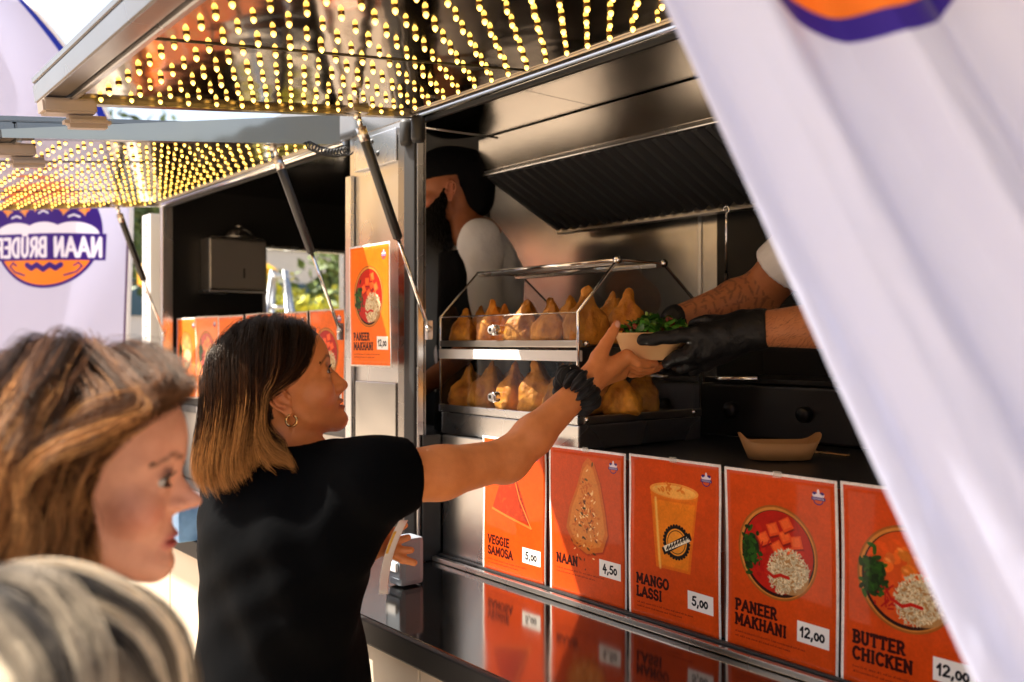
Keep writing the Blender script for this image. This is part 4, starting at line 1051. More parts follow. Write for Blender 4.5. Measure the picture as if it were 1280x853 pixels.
def head_paint(P, skin, lip, brow=(.03, .015, .008), blush=(.45, .10, .05), bl=1.0):
    """skin colours by place on the head"""
    x, y, z = P[:, 0], P[:, 1], P[:, 2]; ay = abs(y); c = np.tile(np.array(skin, np.float32), (len(P), 1))
    def mix(m, col): 
        nonlocal c; m = np.clip(m, 0, 1)[:, None]; c = c*(1-m)+np.array(col, np.float32)*m
    g = lambda cx, cy, cz, rx, ry, rz: np.exp(-(((x-cx)/rx)**2+((ay-cy)/ry)**2+((z-cz)/rz)**2))
    mix(bl*.45*g(.06, .046, -.034, .03, .02, .016), blush); mix(bl*.30*g(.10, 0, -.036, .012, .012, .01), blush)
    mix(.35*g(-.02, .08, -.02, .02, .02, .035), blush)
    up = (x > .076) & (ay < .0215*np.sqrt(np.clip(1-((z+.0640)/.0135)**2, 0, 1)))
    lm = np.clip(1.35-abs(ay/.021)**3-abs((z+.0645)/.0092)**4, 0, 1)*(x > .070)
    mix(lm*.95, lip)
    mix(.75*np.clip(1-abs(z+.0638)/.0016, 0, 1)*(x > .07)*(ay < .02), (.10, .02, .015))
    eb = .0205+.0045*np.clip((ay-.012)/.02, 0, 1)-.012*np.clip((ay-.036)/.02, 0, 1)
    mix(.0+.75*np.exp(-((z-eb-.0005)/.0026)**2)*(ay > .012)*(ay < .052)*(x > .04), brow)
    return c
def rot_of(fwd, up=(0, 0, 1), roll=0):
    f = Vector(fwd).normalized(); u = Vector(up); l = u.cross(f).normalized(); u = f.cross(l)
    m = Matrix((f, l, u)).transposed()
    return np.array(m@Matrix.Rotation(roll, 3, 'X'), np.float32)
# hands: returned as chains of points, so that they melt into the arm
def hand_parts(W, palm, up, fingers, thumb, s=1.0):
    out = []
    return out

M['skin'] = vcol_mat('skin', .45, Subsurface_Weight=.12, Subsurface_Scale=.01)
bsdf(M['skin']).inputs['Subsurface Radius'].default_value = (1, .35, .2); bsdf(M['skin']).inputs['Specular IOR Level'].default_value = .35
def mottle(m):
    at = [n for n in m.node_tree.nodes if n.type == 'ATTRIBUTE'][0]; tc = N(m, 'ShaderNodeTexCoord'); prev = None
    n1 = N(m, 'ShaderNodeTexNoise'); n1.inputs['Scale'].default_value = 55; n1.inputs['Detail'].default_value = 6; L(m, tc.outputs['Object'], n1.inputs['Vector'])
    mx = N(m, 'ShaderNodeMix'); mx.data_type = 'RGBA'; mx.blend_type = 'MULTIPLY'; mx.inputs[0].default_value = 1
    r = N(m, 'ShaderNodeValToRGB'); r.color_ramp.elements[0].position = .3; r.color_ramp.elements[1].position = .7
    r.color_ramp.elements[0].color = (.93, .87, .84, 1); r.color_ramp.elements[1].color = (1.05, 1.04, 1.03, 1); L(m, n1.outputs[0], r.inputs[0])
    L(m, at.outputs['Color'], mx.inputs[6]); L(m, r.outputs[0], mx.inputs[7]); L(m, mx.outputs[2], bsdf(m).inputs['Base Color'])
    mr = N(m, 'ShaderNodeMapRange'); mr.inputs[1].default_value = .3; mr.inputs[2].default_value = .7; mr.inputs[3].default_value = .34; mr.inputs[4].default_value = .55; L(m, n1.outputs[0], mr.inputs[0]); L(m, mr.outputs[0], bsdf(m).inputs['Roughness'])
mottle(M['skin'])
noise_bump(M['skin'], 420, .45, .0010, 3); noise_bump(M['skin'], 60, .12, .0015, 3)
M['eye_white'] = mat('eye', (.62, .57, .53), .12); 
def eye_mat():
    m = M['eye_white']; tc = N(m, 'ShaderNodeTexCoord'); sx = N(m, 'ShaderNodeSeparateXYZ'); L(m, tc.outputs['Object'], sx.inputs[0])
    r = N(m, 'ShaderNodeValToRGB'); r.color_ramp.interpolation = 'LINEAR'; e = r.color_ramp.elements
    e[0].position = .0; e[0].color = (.60, .54, .50, 1); e[1].position = 1; e[1].color = (.004, .004, .004, 1)
    for p, c in ((.86, (.60, .54, .50)), (.885, (.05, .025, .01)), (.95, (.09, .04, .015)), (.965, (.005, .005, .005))):
        k = e.new(p); k.color = (*c, 1)
    mr = N(m, 'ShaderNodeMapRange'); mr.inputs[1].default_value = -.0125; mr.inputs[2].default_value = .0125; L(m, sx.outputs[0], mr.inputs[0])
    L(m, mr.outputs[0], r.inputs[0]); L(m, r.outputs[0], bsdf(m).inputs['Base Color'])
eye_mat()
M['teeth'] = mat('teeth', (.75, .70, .62), .2)
M['lash'] = mat('lash', (.006, .004, .003), .5)
def hair_mat(name, root, mid, tip, p1=.35, p2=.85, rnd=.35, rough=.30, lk=(.7, 1.3), lshift=0.0):
    m = mat(name, mid, rough); b = bsdf(m)
    hi = N(m, 'ShaderNodeHairInfo'); r = N(m, 'ShaderNodeValToRGB'); e = r.color_ramp.elements
    e[0].position = p1; e[0].color = (*root, 1); e[1].position = 1; e[1].color = (*tip, 1); k = e.new(p2); k.color = (*mid, 1)
    ad = N(m, 'ShaderNodeMath'); ad.operation = 'MULTIPLY_ADD'; ad.inputs[1].default_value = rnd; ad.inputs[2].default_value = -rnd/2
    L(m, hi.outputs['Random'], ad.inputs[0]); a2 = N(m, 'ShaderNodeMath'); a2.operation = 'ADD'; L(m, hi.outputs['Intercept'], a2.inputs[0]); L(m, ad.outputs[0], a2.inputs[1])
    L(m, a2.outputs[0], r.inputs[0])
    hs = N(m, 'ShaderNodeHueSaturation'); mr = N(m, 'ShaderNodeMapRange'); mr.inputs[3].default_value = .55; mr.inputs[4].default_value = 1.5
    L(m, hi.outputs['Random'], mr.inputs[0]); at = N(m, 'ShaderNodeAttribute', attribute_name='lock'); m2 = N(m, 'ShaderNodeMapRange'); m2.inputs[3].default_value = lk[0]; m2.inputs[4].default_value = lk[1]
    L(m, at.outputs['Fac'], m2.inputs[0]); mm = N(m, 'ShaderNodeMath'); mm.operation = 'MULTIPLY'; L(m, mr.outputs[0], mm.inputs[0]); L(m, m2.outputs[0], mm.inputs[1]); L(m, mm.outputs[0], hs.inputs['Value'])
    a3 = N(m, 'ShaderNodeMath'); a3.operation = 'MULTIPLY_ADD'; a3.inputs[1].default_value = lshift; L(m, at.outputs['Fac'], a3.inputs[0]); L(m, a2.outputs[0], a3.inputs[2]); L(m, a3.outputs[0], r.inputs[0]); L(m, r.outputs[0], hs.inputs['Color']); L(m, hs.outputs[0], b.inputs['Base Color'])
    b.inputs['Specular IOR Level'].default_value = .14; b.inputs['Specular Tint'].default_value = (1, .75, .5, 1)
    return m
def hair_obj(name, S, rad, m, parent, lock=None):
    """S: strands (n, k, 3) in the place they have in the scene"""
    S = np.asarray(S, np.float32); n, k, _ = S.shape
    h = bpy.data.hair_curves.new(name); h.add_curves([k]*n); h.points.foreach_set('position', S.ravel()) if hasattr(h.points, 'foreach_set') else None
    h.attributes['position'].data.foreach_set('vector', S.ravel())
    t = np.linspace(0, 1, k); rr = (rad*(1-.75*t**2.5)).astype(np.float32); ra = h.attributes.get('radius') or h.attributes.new('radius', 'FLOAT', 'POINT')
    ra.data.foreach_set('value', np.tile(rr, n)); h.materials.append(m)
    if lock is not None: la = h.attributes.new('lock', 'FLOAT', 'CURVE'); la.data.foreach_set('value', np.asarray(lock, np.float32))
    o = bpy.data.objects.new(name, h); COL.objects.link(o)
    if parent: o.parent = parent; o.matrix_parent_inverse = world_of(parent).inverted()
    return o
def grow(roots, dirs, g, shells, nstep, step, stop, flow, rng, lift=0):
    """let guide strands fall over the head: shells = [(centre, radii)], g = down"""
    P = roots.copy(); D = dirs.copy(); out = [P.copy()]; live = np.ones(len(P), bool)
    for i in range(nstep):
        t = i/nstep; F = flow(P, t); D = D*.62+F*.38; D /= np.linalg.norm(D, axis=1)[:, None]+1e-9
        Q = P+D*step
        for c, r in shells:
            c = np.array(c); r = np.array(r); u = (Q-c)/r; l = np.linalg.norm(u, axis=1); ins = l < 1
            Q[ins] = c+u[ins]/l[ins, None]*r
        mv = live & ~stop(Q); D[mv] = (Q-P)[mv]; D /= np.linalg.norm(D, axis=1)[:, None]+1e-9
        live = mv; P = np.where(live[:, None], Q, P); out.append(P.copy())
    return np.stack(out, 1)
def resample(S, k):
    out = np.empty((len(S), k, 3))
    for i, s in enumerate(S):
        d = np.r_[0, np.cumsum(np.linalg.norm(np.diff(s, axis=0), axis=1))]; m = np.r_[True, np.diff(d) > 1e-6]
        s, d = s[m], d[m]
        if len(s) < 2: out[i] = s[0]+np.linspace(0, 1e-4, k)[:, None]; continue
        t = np.linspace(0, d[-1], k); out[i] = np.stack([np.interp(t, d, s[:, j]) for j in range(3)], 1)
    return out
def children(G, n, spread, clump, rng, frizz=.001, curl=0, turns=3, lenvar=.15, center=None, thick=.0):
    g, k, _ = G.shape; idx = rng.randint(0, g, n); t = np.linspace(0, 1, k)[None, :, None]
    nb = rng.randint(0, g, n)
    off = rng.normal(size=(n, 1, 3))*spread
    S = G[idx] + off*(1-clump*t**1.2)
    if thick:                                   # locks stand off the head a little
        pass
    # slow waviness plus fine frizz
    ph = rng.rand(n, 1, 3)*6.28
    S = S+frizz*np.sin(t*(4+6*rng.rand(n, 1, 3))+ph)*t
    if curl:
        gp = rng.RandomState if False else None
        rs = np.random.RandomState(5); gph = rs.rand(g)*6.28; gt = turns*(.7+.6*rs.rand(g)); ga = curl*(.5+rs.rand(g))
        a = gph[idx][:, None]+gt[idx][:, None]*6.28*t[:, :, 0]+.35*rng.normal(size=(n, 1)); am = ga[idx][:, None]*np.clip((t[:, :, 0]-.22)*2.2, .04, 1)
        tan = np.gradient(S, axis=1); tan /= np.linalg.norm(tan, axis=2)[:, :, None]+1e-9
        u = np.cross(tan, np.array([0.2, .1, 1.])); u /= np.linalg.norm(u, axis=2)[:, :, None]+1e-9; v = np.cross(tan, u)
        S = S+u*(am*np.cos(a))[:, :, None]+v*(am*np.sin(a))[:, :, None]
    if lenvar:
        cut = 1-lenvar*rng.rand(n); S = resample(S, k) if False else S
        j = t[:, :, 0]*cut[:, None]*(k-1); i0 = np.minimum(j.astype(int), k-2); f = (j-i0)[:, :, None]; ii = np.arange(n)[:, None]
        S = S[ii, i0]*(1-f)+S[ii, i0+1]*f
    children.idx = idx
    return S
def lockval(seed=3):
    i = children.idx; return np.random.RandomState(seed).rand(i.max()+1)[i]
def fib_dirs(n):
    i = np.arange(n)+.5; z = 1-2*i/n; a = i*2.399963; r = np.sqrt(1-z*z); return np.stack([r*np.cos(a), r*np.sin(a), z], 1)

def cloth_m(name, col, rough=.85, sheen=.25, folds=.5, scale=10):
    m = mat(name, col, rough, 0, Sheen_Weight=sheen, Specular_IOR_Level=.06); noise_bump(m, 500, .2, .0006, 2); noise_bump(m, scale, folds, .02, 3); return m

def make_head(name_parent, O, Rm, kind, paint, res=.0025, extra=None, mouth=0, nose=1.0, to_world=True):
    pass
# ------------------------------------------------------------------ the dark-haired woman reaching for her bowl
def mixv(a, b, t): return np.asarray(a)*(1-t)+np.asarray(b)*t
def person(base, label): return empty('person', base, label, 'person')
def loc(P, O, Rm): return (P-np.asarray(O, np.float32))@Rm            # scene -> head space
def out(P, O, Rm): return np.asarray(P)@np.asarray(Rm).T+np.asarray(O)  # head space -> scene
def add_eyes(par, O, Rm, look=(1, 0, 0), lashes=True, rng=np.random.RandomState(3)):
    for s in (-1, 1):
        c = out(np.array([.0680, s*.0325, 0]), O, Rm)
        bm = bmesh.new(); bmesh.ops.create_uvsphere(bm, u_segments=24, v_segments=16, radius=.0125, matrix=Matrix.Rotation(PI/2, 4, 'Y'))
        me = bm_mesh(bm); o = link('eye', me, M['eye_white'], None, True)
        f = Rm@np.array([look[0], look[1], look[2]]); o.rotation_euler = Vector(f).to_track_quat('X', 'Z').to_euler(); o.location = c
        o.parent = par; o.matrix_parent_inverse = world_of(par).inverted()
        if lashes:
            S = []
            for i in range(46):
                a = (i/45-.5)*2; y = s*(.0335+a*.0118); z = .0040*math.sqrt(max(0, 1-a*a*.9))-.0002; x = .0660+.0146*math.sqrt(max(.05, 1-((abs(y)-.0325)/.0146)**2-(z/.014)**2))
                p0 = np.array([x, y, z]); ln = .0085; dr = np.array([.8, s*.30*(a+.3), .30])
                S.append([p0+dr*ln*t+np.array([0, 0, .0035*t*t]) for t in np.linspace(0, 1, 5)])
                if i % 2: z2 = -z-.0006; p1 = np.array([x-.0002, y, z2]); S.append([p1+np.array([.7, s*.2*a, -.35])*.004*t for t in np.linspace(0, 1, 5)])
            S = out(np.array(S).reshape(-1, 3), O, Rm).reshape(-1, 5, 3); hair_obj('lashes', S, .00032, M['lash'], par)
def brows(par, O, Rm, m, n=480, rng=np.random.RandomState(4), thick=.0026, r=.00030):
    S = []
    for s in (-1, 1):
        for i in range(n):
            a = rng.rand(); y = .013+a*.034; zc = .0195+.0065*min(1, a/.6)-.007*max(0, a-.6)/.4; z = zc+rng.normal()*thick*(1.15-.8*a)*.7
            x = .0885-.10*max(0, y-.008)**1.35*2.2
            x = float(np.interp(y, [.0, .013, .03, .045, .055], [.0902, .0878, .0814, .0712, .0620]))
            d = np.array([-.25-.5*a, s*(.7+.3*a), .45*(1-a)**1.2-.12]); ln = .0085
            S.append([[x+d[0]*ln*t+.0006, s*y+d[1]*ln*t, z+d[2]*ln*t] for t in np.linspace(0, 1, 4)])
    S = out(np.array(S).reshape(-1, 3), O, Rm).reshape(-1, 4, 3); hair_obj('eyebrows', S, r, m, par)

O1 = V(354.5, 481, 1.60)
f1 = (RT*.95+FW*.31)*math.cos(R(19))+np.array([0, 0, math.sin(R(19))])
R1 = rot_of(f1, (0, 0, 1), R(0))
sh_r = np.array([-1.300, -.110, 1.378]); el_r = V(637, 573, 1.645); wr = V(738, 475, 1.735)
sh_l = V(298, 604, 1.70); el_l = V(282, 715, 1.69); wr_l = V(395, 730, 1.62)
neck = out(np.array([-.052, 0, -.150]), O1, R1); chest = np.array([-1.478, -.175, 1.22])
palm = V(768, 462, 1.775)
# finger paths (points, radii) for the hand under the bowl
def fing(pts, rs): return ([V(*p) for p in pts], rs)
H1 = [fing([(748, 447, 1.745), (757, 430, 1.750), (766, 415, 1.755), (771, 405, 1.760)], [.0165, .0120, .0100, .0080]),       # thumb up the side of the bowl
      fing([(784, 444, 1.755), (797, 453, 1.762), (809, 455, 1.775), (819, 454, 1.79)], [.0120, .0095, .0083, .0070]),          # index
      fing([(786, 450, 1.775), (800, 458, 1.785), (814, 459, 1.80), (826, 457, 1.815)], [.0122, .0097, .0086, .0072]),
      fing([(784, 456, 1.795), (798, 462, 1.810), (811, 463, 1.827), (822, 460, 1.84)], [.0116, .0093, .0082, .0070]),
      fing([(779, 462, 1.805), (790, 467, 1.824), (800, 467, 1.840), (809, 464, 1.85)], [.0100, .0082, .0072, .0062])]
H1L = [([np.array([-1.475, .02, 1.20])+np.array(a) for a in c], r) for c, r in (
      ([(.02, .02, .015), (.04, .045, .05), (.045, .05, .075)], [.013, .010, .008]),)]
HLp = V(468, 680, 1.60)                                            # left hand by her waist, holding a paper
def w1_body(p):
    q = loc(p, O1, R1); d = head_sdf(q, 'f', .0022, .93)
    d = smin(d, cone_d(q, (-.030, 0, -.045), (-.052, 0, -.135), .046, .046), .022)
    nb = out(np.array([-.052, 0, -.135]), O1, R1)
    d = smin(d, cone_d(p, nb, chest+np.array([0, .0, .17]), .047, .056), .03)
    d = smin(d, chain_d(p, [sh_l, chest+np.array([0, .01, .15]), sh_r], [.045, .055, .046]), .03)
    d = smin(d, ell_d(p, chest, (.135, .085, .19)), .05)
    # reaching arm
    m1 = mixv(sh_r, el_r, .45); m2 = mixv(el_r, wr, .28)
    arm = chain_d(p, [sh_r, m1+np.array([0, 0, -.006]), el_r, m2, wr], [.050, .0435, .0355, .0345, .0235], .02)
    arm = smin(arm, ell_d(p, el_r+np.array([.0, -.012, -.014]), (.026, .026, .026)), .02)
    d = smin(d, arm, .03)
    # palm: broad blade
    for a, b, ra, rb in ((wr, V(783, 446, 1.76), .022, .0150), (wr, V(783, 453, 1.79), .022, .0140), (V(741, 473, 1.745), V(778, 463, 1.805), .020, .0125), (wr, V(749, 447, 1.745), .021, .0170), (V(752, 470, 1.76), V(776, 466, 1.79), .016, .013)):
        d = smin(d, cone_d(p, a, b, ra, rb), .012)
    for pts, rs in H1: d = smin(d, chain_d(p, pts, rs, .003), .0032)
    # left arm, bent, hand in front of the waist
    d = smin(d, chain_d(p, [sh_l, el_l, wr_l, HLp], [.046, .038, .026, .024], .02), .03)
    for k in range(4):
        b = HLp+np.array([.010*k-.01, .012, .018-.014*k]); d = smin(d, chain_d(p, [HLp, b+RT*.028, b+RT*.048+np.array([0, 0, -.006*k+.012])], [.011, .0075, .0060], .003), .006)
    d = smin(d, chain_d(p, [HLp+np.array([0, 0, .01]), HLp+RT*.015+np.array([0, 0, .03]), HLp+RT*.03+np.array([0, 0, .04])], [.010, .0085, .0065], .003), .006)
    return d
w1 = person((-1.47, -.17, 0), 'dark-haired woman in a black T-shirt and hoop earring reaching up to take a bowl')
me, vs = nets(w1_body, (-1.90, -.44, 1.0), (-1.02, .62, 1.72), .0023, 'body')
q = loc(vs.astype(np.float32), O1, R1); hd = (q[:, 2] > -.14) & (abs(q[:, 0]) < .13) & (abs(q[:, 1]) < .1)
sk = (.66, .24, .078)
col = np.tile(np.array(sk, np.float32), (len(vs), 1)); pc_ = head_paint(q, sk, (.36, .075, .055), (.02, .01, .006), (.52, .15, .08))
col[hd] = pc_[hd]
scalp = hd & ((q[:, 2] > .064-.9*np.clip(.072-q[:, 0], 0, .03)*1.2) | (q[:, 0] < -.035)) & (q[:, 2] > -.045); col[scalp] = (.018, .009, .005)
# pinker fingertips and a small mole
for pts, rs in H1:
    dd = np.linalg.norm(vs-pts[-1], axis=1); m_ = np.exp(-(dd/.012)**2)[:, None]*.5; col = col*(1-m_)+np.array((.58, .20, .12))*m_
dd = np.linalg.norm(q-np.array([.058, -.050, -.032]), axis=1); col[dd < .0026] = (.10, .035, .02)
set_vcol(me, col); body1 = link('body', me, M['skin'], w1)
add_eyes(w1, O1, R1, (1, -.12, -.05))
M['hair1'] = hair_mat('balayage_hair', (.010, .0045, .0022), (.060, .021, .007), (.38, .175, .052), .52, .93, .30, .30, (.65, 1.4), .30)
M['browhair'] = mat('brow_hair', (.004, .002, .0015), .7, 0, Specular_IOR_Level=.1)
brows(w1, O1, R1, M['browhair'])
bx_ = []
for i in range(7):
    a = (i-3)*.0042; c = out(np.array([.0800-abs(a)*.22, a, -.0606]), O1, R1)
    bm = bmesh.new(); bmesh.ops.create_cube(bm, size=1, matrix=Matrix.Translation(c)@Matrix(R1.tolist()).to_4x4()@Matrix.Diagonal((.003, .0038, .0046, 1)))
    bmesh.ops.bevel(bm, geom=bm.edges[:], offset=.0006, segments=1, affect='EDGES'); link('tooth', bm_mesh(bm), M['teeth'], w1)
# hair: guides fall from a parting, swept behind the ear
def scalp_roots(n, rng, hairline, center=(-.010, 0, .030), rad=(.094, .072, .084)):
    d = fib_dirs(n*3); P = np.array(center)+d*np.array(rad); P = P[hairline(P)]
    return P
G1 = R1.T@np.array([0, 0, -1.0])
def hl1(P):
    x, y, z = P[:, 0], abs(P[:, 1]), P[:, 2]
    return (z > np.interp(x, [-.11, -.06, -.03, -.005, .02, .05, .07, .09], [-.055, -.055, -.02, .004, .012, .038, .062, .075]))
rng = np.random.RandomState(11)
roots = scalp_roots(420, rng, hl1); roots = roots+rng.normal(size=roots.shape)*.002
c0 = np.array([-.010, 0, .030])
nrm = roots-c0; nrm /= np.linalg.norm(nrm, axis=1)[:, None]
side = np.where(roots[:, 1] > .006, 1., -1.)
dirs = np.stack([-.25+0*side, side*.8, .45+0*side], 1)+nrm*.6; dirs /= np.linalg.norm(dirs, axis=1)[:, None]
lay = .010+.013*rng.rand(len(roots)); jt = .035*rng.rand(len(roots))**1.5; end_z = O1[2]-.088-.052*rng.rand(len(roots))-.045*np.clip(-roots[:, 0]/.08, 0, 1)
def flow1(P, t):
    s = side; x, y, z = P.T
    F = np.zeros_like(P)
    above = np.clip((z-.005)/.05, 0, 1)
    back = np.clip((x+.045)/.05, 0, 1)*np.clip((z+.06)/.05, 0, 1)*np.clip((.055-z)/.03, .12, 1)            # strands in front sweep back over the ear
    F[:, 0] = -.95*back; F[:, 1] = s*.55*above; F += G1[None]*(1.0-.55*back*(z < .04)-.0*above)[:, None]
    F += np.array([.95, 0, .0])[None]*((z < -.040)*np.clip((abs(y)-.030)/.02, 0, 1)*np.clip((x+.085)/.03, 0, 1))[:, None]
    F += np.array([.75, 0, .0])[None]*np.clip((-.055-z)/.05, 0, 1)[:, None]
    F += np.array([-.20, 0, 0])[None]*((x < -.06)*(z < .02))[:, None]
    return F
outer = [((-.012, 0, .030), (.1, .078, .089))]
S_list = []
P = roots.copy(); D = dirs.copy(); path = [P.copy()]; live = np.ones(len(P), bool)
for i in range(70):
    F = flow1(P, i/70); D = D*.70+F*.30; D /= np.linalg.norm(D, axis=1)[:, None]; Q = P+D*.0062
    for c, r in (((-.012, 0, .030), (.096, .074, .087)), ((-.045, 0, -.02), (.062, .070, .085)), ((-.045, 0, -.10), (.052, .062, .09))):
        rr = np.array(r)[None]+lay[:, None]*min(1, .25+i/14); u = (Q-np.array(c))/rr; l = np.linalg.norm(u, axis=1); ins = l < 1
        Q[ins] = np.array(c)+u[ins]/l[ins, None]*rr[ins]
    # behind the ear
    ear = (abs(Q[:, 1]) > .060) & (Q[:, 0] > -.036) & (Q[:, 2] < .012); Q[ear, 0] -= .0045
    Q[:, 0] = np.minimum(Q[:, 0], np.interp(Q[:, 2], [-.2, -.06, -.02, .0, .02, .045, .065, .085, .11], [.03, .03, .004, .016, .034, .056, .074, .090, .10])-jt)
    wz = out(Q, O1, R1)[:, 2]; live &= wz > end_z
    P = np.where(live[:, None], Q, P); path.append(P.copy())
G = resample(np.stack(path, 1), 26)
S = children(G, 30000, .0046, .45, rng, .0018, 0, 1.2, .16)
S = out(S.reshape(-1, 3), O1, R1).reshape(S.shape)
hair_obj('hair', S, .00023, M['hair1'], w1, lockval())
tn = V(772, 405, 1.751); bm = bmesh.new(); bmesh.ops.create_uvsphere(bm, u_segments=14, v_segments=10, radius=1, matrix=Matrix.Translation(tn)@Matrix(rot_of(FW*-1+np.array([0, 0, .2])).tolist()).to_4x4()@Matrix.Diagonal((.0022, .0052, .0068, 1)))
link('nail', bm_mesh(bm), mat('nail', (.62, .30, .22), .25), w1, True)
# hoop earring
ec = out(np.array([-.012, -.084, -.055]), O1, R1); pts = []
for a in np.linspace(.35, 2*PI-.15, 26): pts.append(ec+RT*.0095*math.cos(a+1.4)+np.array([0, 0, .0095*math.sin(a+1.4)+.001])+FW*.002*math.sin(a))
M['gold'] = mat('gold', (.78, .50, .20), .15, 1); tube('earring', pts, [.0008]+[.0021]*24+[.0008], M['gold'], w1, 10)
# T-shirt
def tshirt(p, sl, sr, el, er, chest, neckp, hipz, w=.150, dp=.095, slv=.62, fold=1.0, slv_l=None, neck_r=.062, nd=(0, 0, 1)):
    up = chest+np.array([0, 0, .16])
    d = chain_d(p, [sl, up+np.array([0, .0, -.01]), sr], [.052, .060, .052], .02)
    d = smin(d, ell_d(p, chest+np.array([0, 0, .04]), (w, dp, .16)), .05)
    d = smin(d, ell_d(p, chest+np.array([0, 0, -.10]), (w*.92, dp*.93, .17)), .05)
    hip = np.array([chest[0], chest[1]+.0, hipz]); d = smin(d, ell_d(p, hip+np.array([0, 0, .06]), (w*1.05, dp*1.08, .16)), .05)
    return d
hem_r = mixv(sh_r, el_r, .22)
ch1 = chest+np.array([-.012, -.018, 0])
def w1_shirt(p):
    d = tshirt(p, sh_l, sh_r+np.array([-.01, 0, .0]), el_l, el_r, ch1, neck, .93, .182, .132)
    ax = (el_r-sh_r)/np.linalg.norm(el_r-sh_r); e = mixv(sh_r, el_r, .62)
    sl = cone_d(p, sh_r+np.array([-.01, -.005, .0]), e, .059, .058)
    d = smin(d, cone_d(p, ch1+np.array([0, .01, .165]), sh_r, .056, .057), .02)
    d = smin(d, sl, .035)
    d = smin(d, cone_d(p, sh_r+np.array([-.02, -.01, -.02]), ch1+np.array([.10, -.02, -.06]), .06, .07), .05)
    axl = (el_l-sh_l)/np.linalg.norm(el_l-sh_l); d = smin(d, cone_d(p, sh_l, mixv(sh_l, el_l, 1.0), .056, .060), .03)
    # creases
    x, y, z = p[:, 0], p[:, 1], p[:, 2]
    fr = np.sin(38*(z*.8+x*1.1)+5*np.sin(9*x+4*y))*.0028+np.sin(70*(x*.7-z*.5)+4*np.sin(13*z))*.0014
    d = d+fr*np.clip((1.42-z)/.1, .15, 1)
    # sleeve hems, neckline, bottom hem
    near_arm = (p@ax-(sh_r@ax)) > .0
    cutr = (p@ax)-(hem_r@ax)
    d = np.where(cone_d(p, mixv(sh_r, el_r, .05), el_r, .085, .10) < 0, np.maximum(d, cutr), d)
    d = np.where((cone_d(p, sh_l, el_l, .075, .075) < 0) & (x < sh_l[0]+.03), np.maximum(d, (p@axl)-(mixv(sh_l, el_l, .80)@axl)), d)
    nk = chest+np.array([0, .022, .225]); d = smax(d, -ell_d(p, nk, (.083, .073, .062)), .006)
    return np.maximum(d, .90-z)
me, vs = nets(w1_shirt, (-1.86, -.46, .86), (-1.12, .20, 1.52), .005, 'shirt')
M['black_cotton'] = cloth_m('black_cotton', (.0012, .0014, .0018), .9, .0, .15, 14)
sh1 = link('tshirt', me, M['black_cotton'], w1)
# scrunchie: gathered black tube round the wrist
ax = (palm-el_r)/np.linalg.norm(palm-el_r); u = Vector(ax).orthogonal().normalized(); v = Vector(ax).cross(u)
sc = V(720, 488, 1.722); bm = bmesh.new(); nu, nv = 220, 28; rng2 = random.Random(4); ringv = []
for i in range(nu):
    a = 2*PI*i/nu; R_ = .032; rad = .0165*(1+.13*math.sin(17*a)+.10*math.sin(29*a+1)); row = []
    cdir = u*math.cos(a)+v*math.sin(a); cc = Vector(sc)+cdir*(R_+.002*math.sin(5*a))+Vector(ax)*.004*math.sin(11*a+2)
    for j in range(nv):
        b = 2*PI*j/nv; rr = rad*(1+.07*math.sin(2*b+5*a)+.04*math.sin(5*b-7*a)); row.append(bm.verts.new(cc+cdir*rr*math.cos(b)+Vector(ax)*rr*1.25*math.sin(b)))
    ringv.append(row)
for i in range(nu):
    for j in range(nv):
        f = bm.faces.new((ringv[i][j], ringv[(i+1) % nu][j], ringv[(i+1) % nu][(j+1) % nv], ringv[i][(j+1) % nv])); f.smooth = True
M['velvet'] = mat('black_velvet', (.005, .005, .006), .6, 0, Sheen_Weight=.08, Specular_IOR_Level=.3); noise_bump(M['velvet'], 160, .6, .002, 3)
scr = link('scrunchie', bm_mesh(bm), M['velvet'], w1)
for k in range(16):
    a = k*2.4; cdir = u*math.cos(a)+v*math.sin(a); p = Vector(sc)+cdir*(.0445+.001*(k % 3))+Vector(ax)*(.009*math.sin(k*1.7))
    bm = bmesh.new(); bmesh.ops.create_uvsphere(bm, u_segments=8, v_segments=6, radius=.0013, matrix=Matrix.Translation(p)); link('bead', bm_mesh(bm), M['chrome'], scr, True)
tube('bracelet', [Vector(V(735, 478, 1.735))+(u*math.cos(a)+v*math.sin(a))*.0262 for a in np.linspace(0, 2*PI, 40)], .0007, M['gold'], w1, 6)
# trousers and shoes, simple but whole
def legs(par, cx, cy, hipz, m, face=(0, 1), sep=.09, r=.085, skirt=False):
    f = np.array([face[0], face[1], 0.]); f /= np.linalg.norm(f); s = np.array([f[1], -f[0], 0]); c = np.array([cx, cy, 0.])
    def d_(p):
        d = ell_d(p, c+np.array([0, 0, hipz]), (.165, .125, .13))
        for k in (-1, 1):
            d = smin(d, chain_d(p, [c+s*k*sep+np.array([0, 0, hipz-.05]), c+s*k*sep+f*.015+np.array([0, 0, .50]), c+s*k*sep-f*.01+np.array([0, 0, .09])], [r, .062, .05], .02), .04)
        return np.maximum(d, .055-p[:, 2])
    me, _ = nets(d_, (cx-.30, cy-.30, .02), (cx+.30, cy+.30, hipz+.16), .012, 'trousers'); link('trousers', me, m, par)
    for k in (-1, 1):
        a = c+s*k*sep
        def sd(p): return np.maximum(smin(ell_d(p, a+f*.05+np.array([0, 0, .035]), (.075+abs(f[0])*.05, .05+abs(f[1])*.075, .045)), cone_d(p, a+np.array([0, 0, .03]), a+np.array([0, 0, .09]), .045, .04), .03), -p[:, 2]+.002)
        me, _ = nets(sd, tuple(a-np.array([.2, .2, .02])), tuple(a+np.array([.2, .2, .16])), .008, 'shoe'); link('shoe', me, M['black_rubber'], par)
M['jeans'] = cloth_m('dark_denim', (.03, .045, .09), .85, .2, .5, 12)
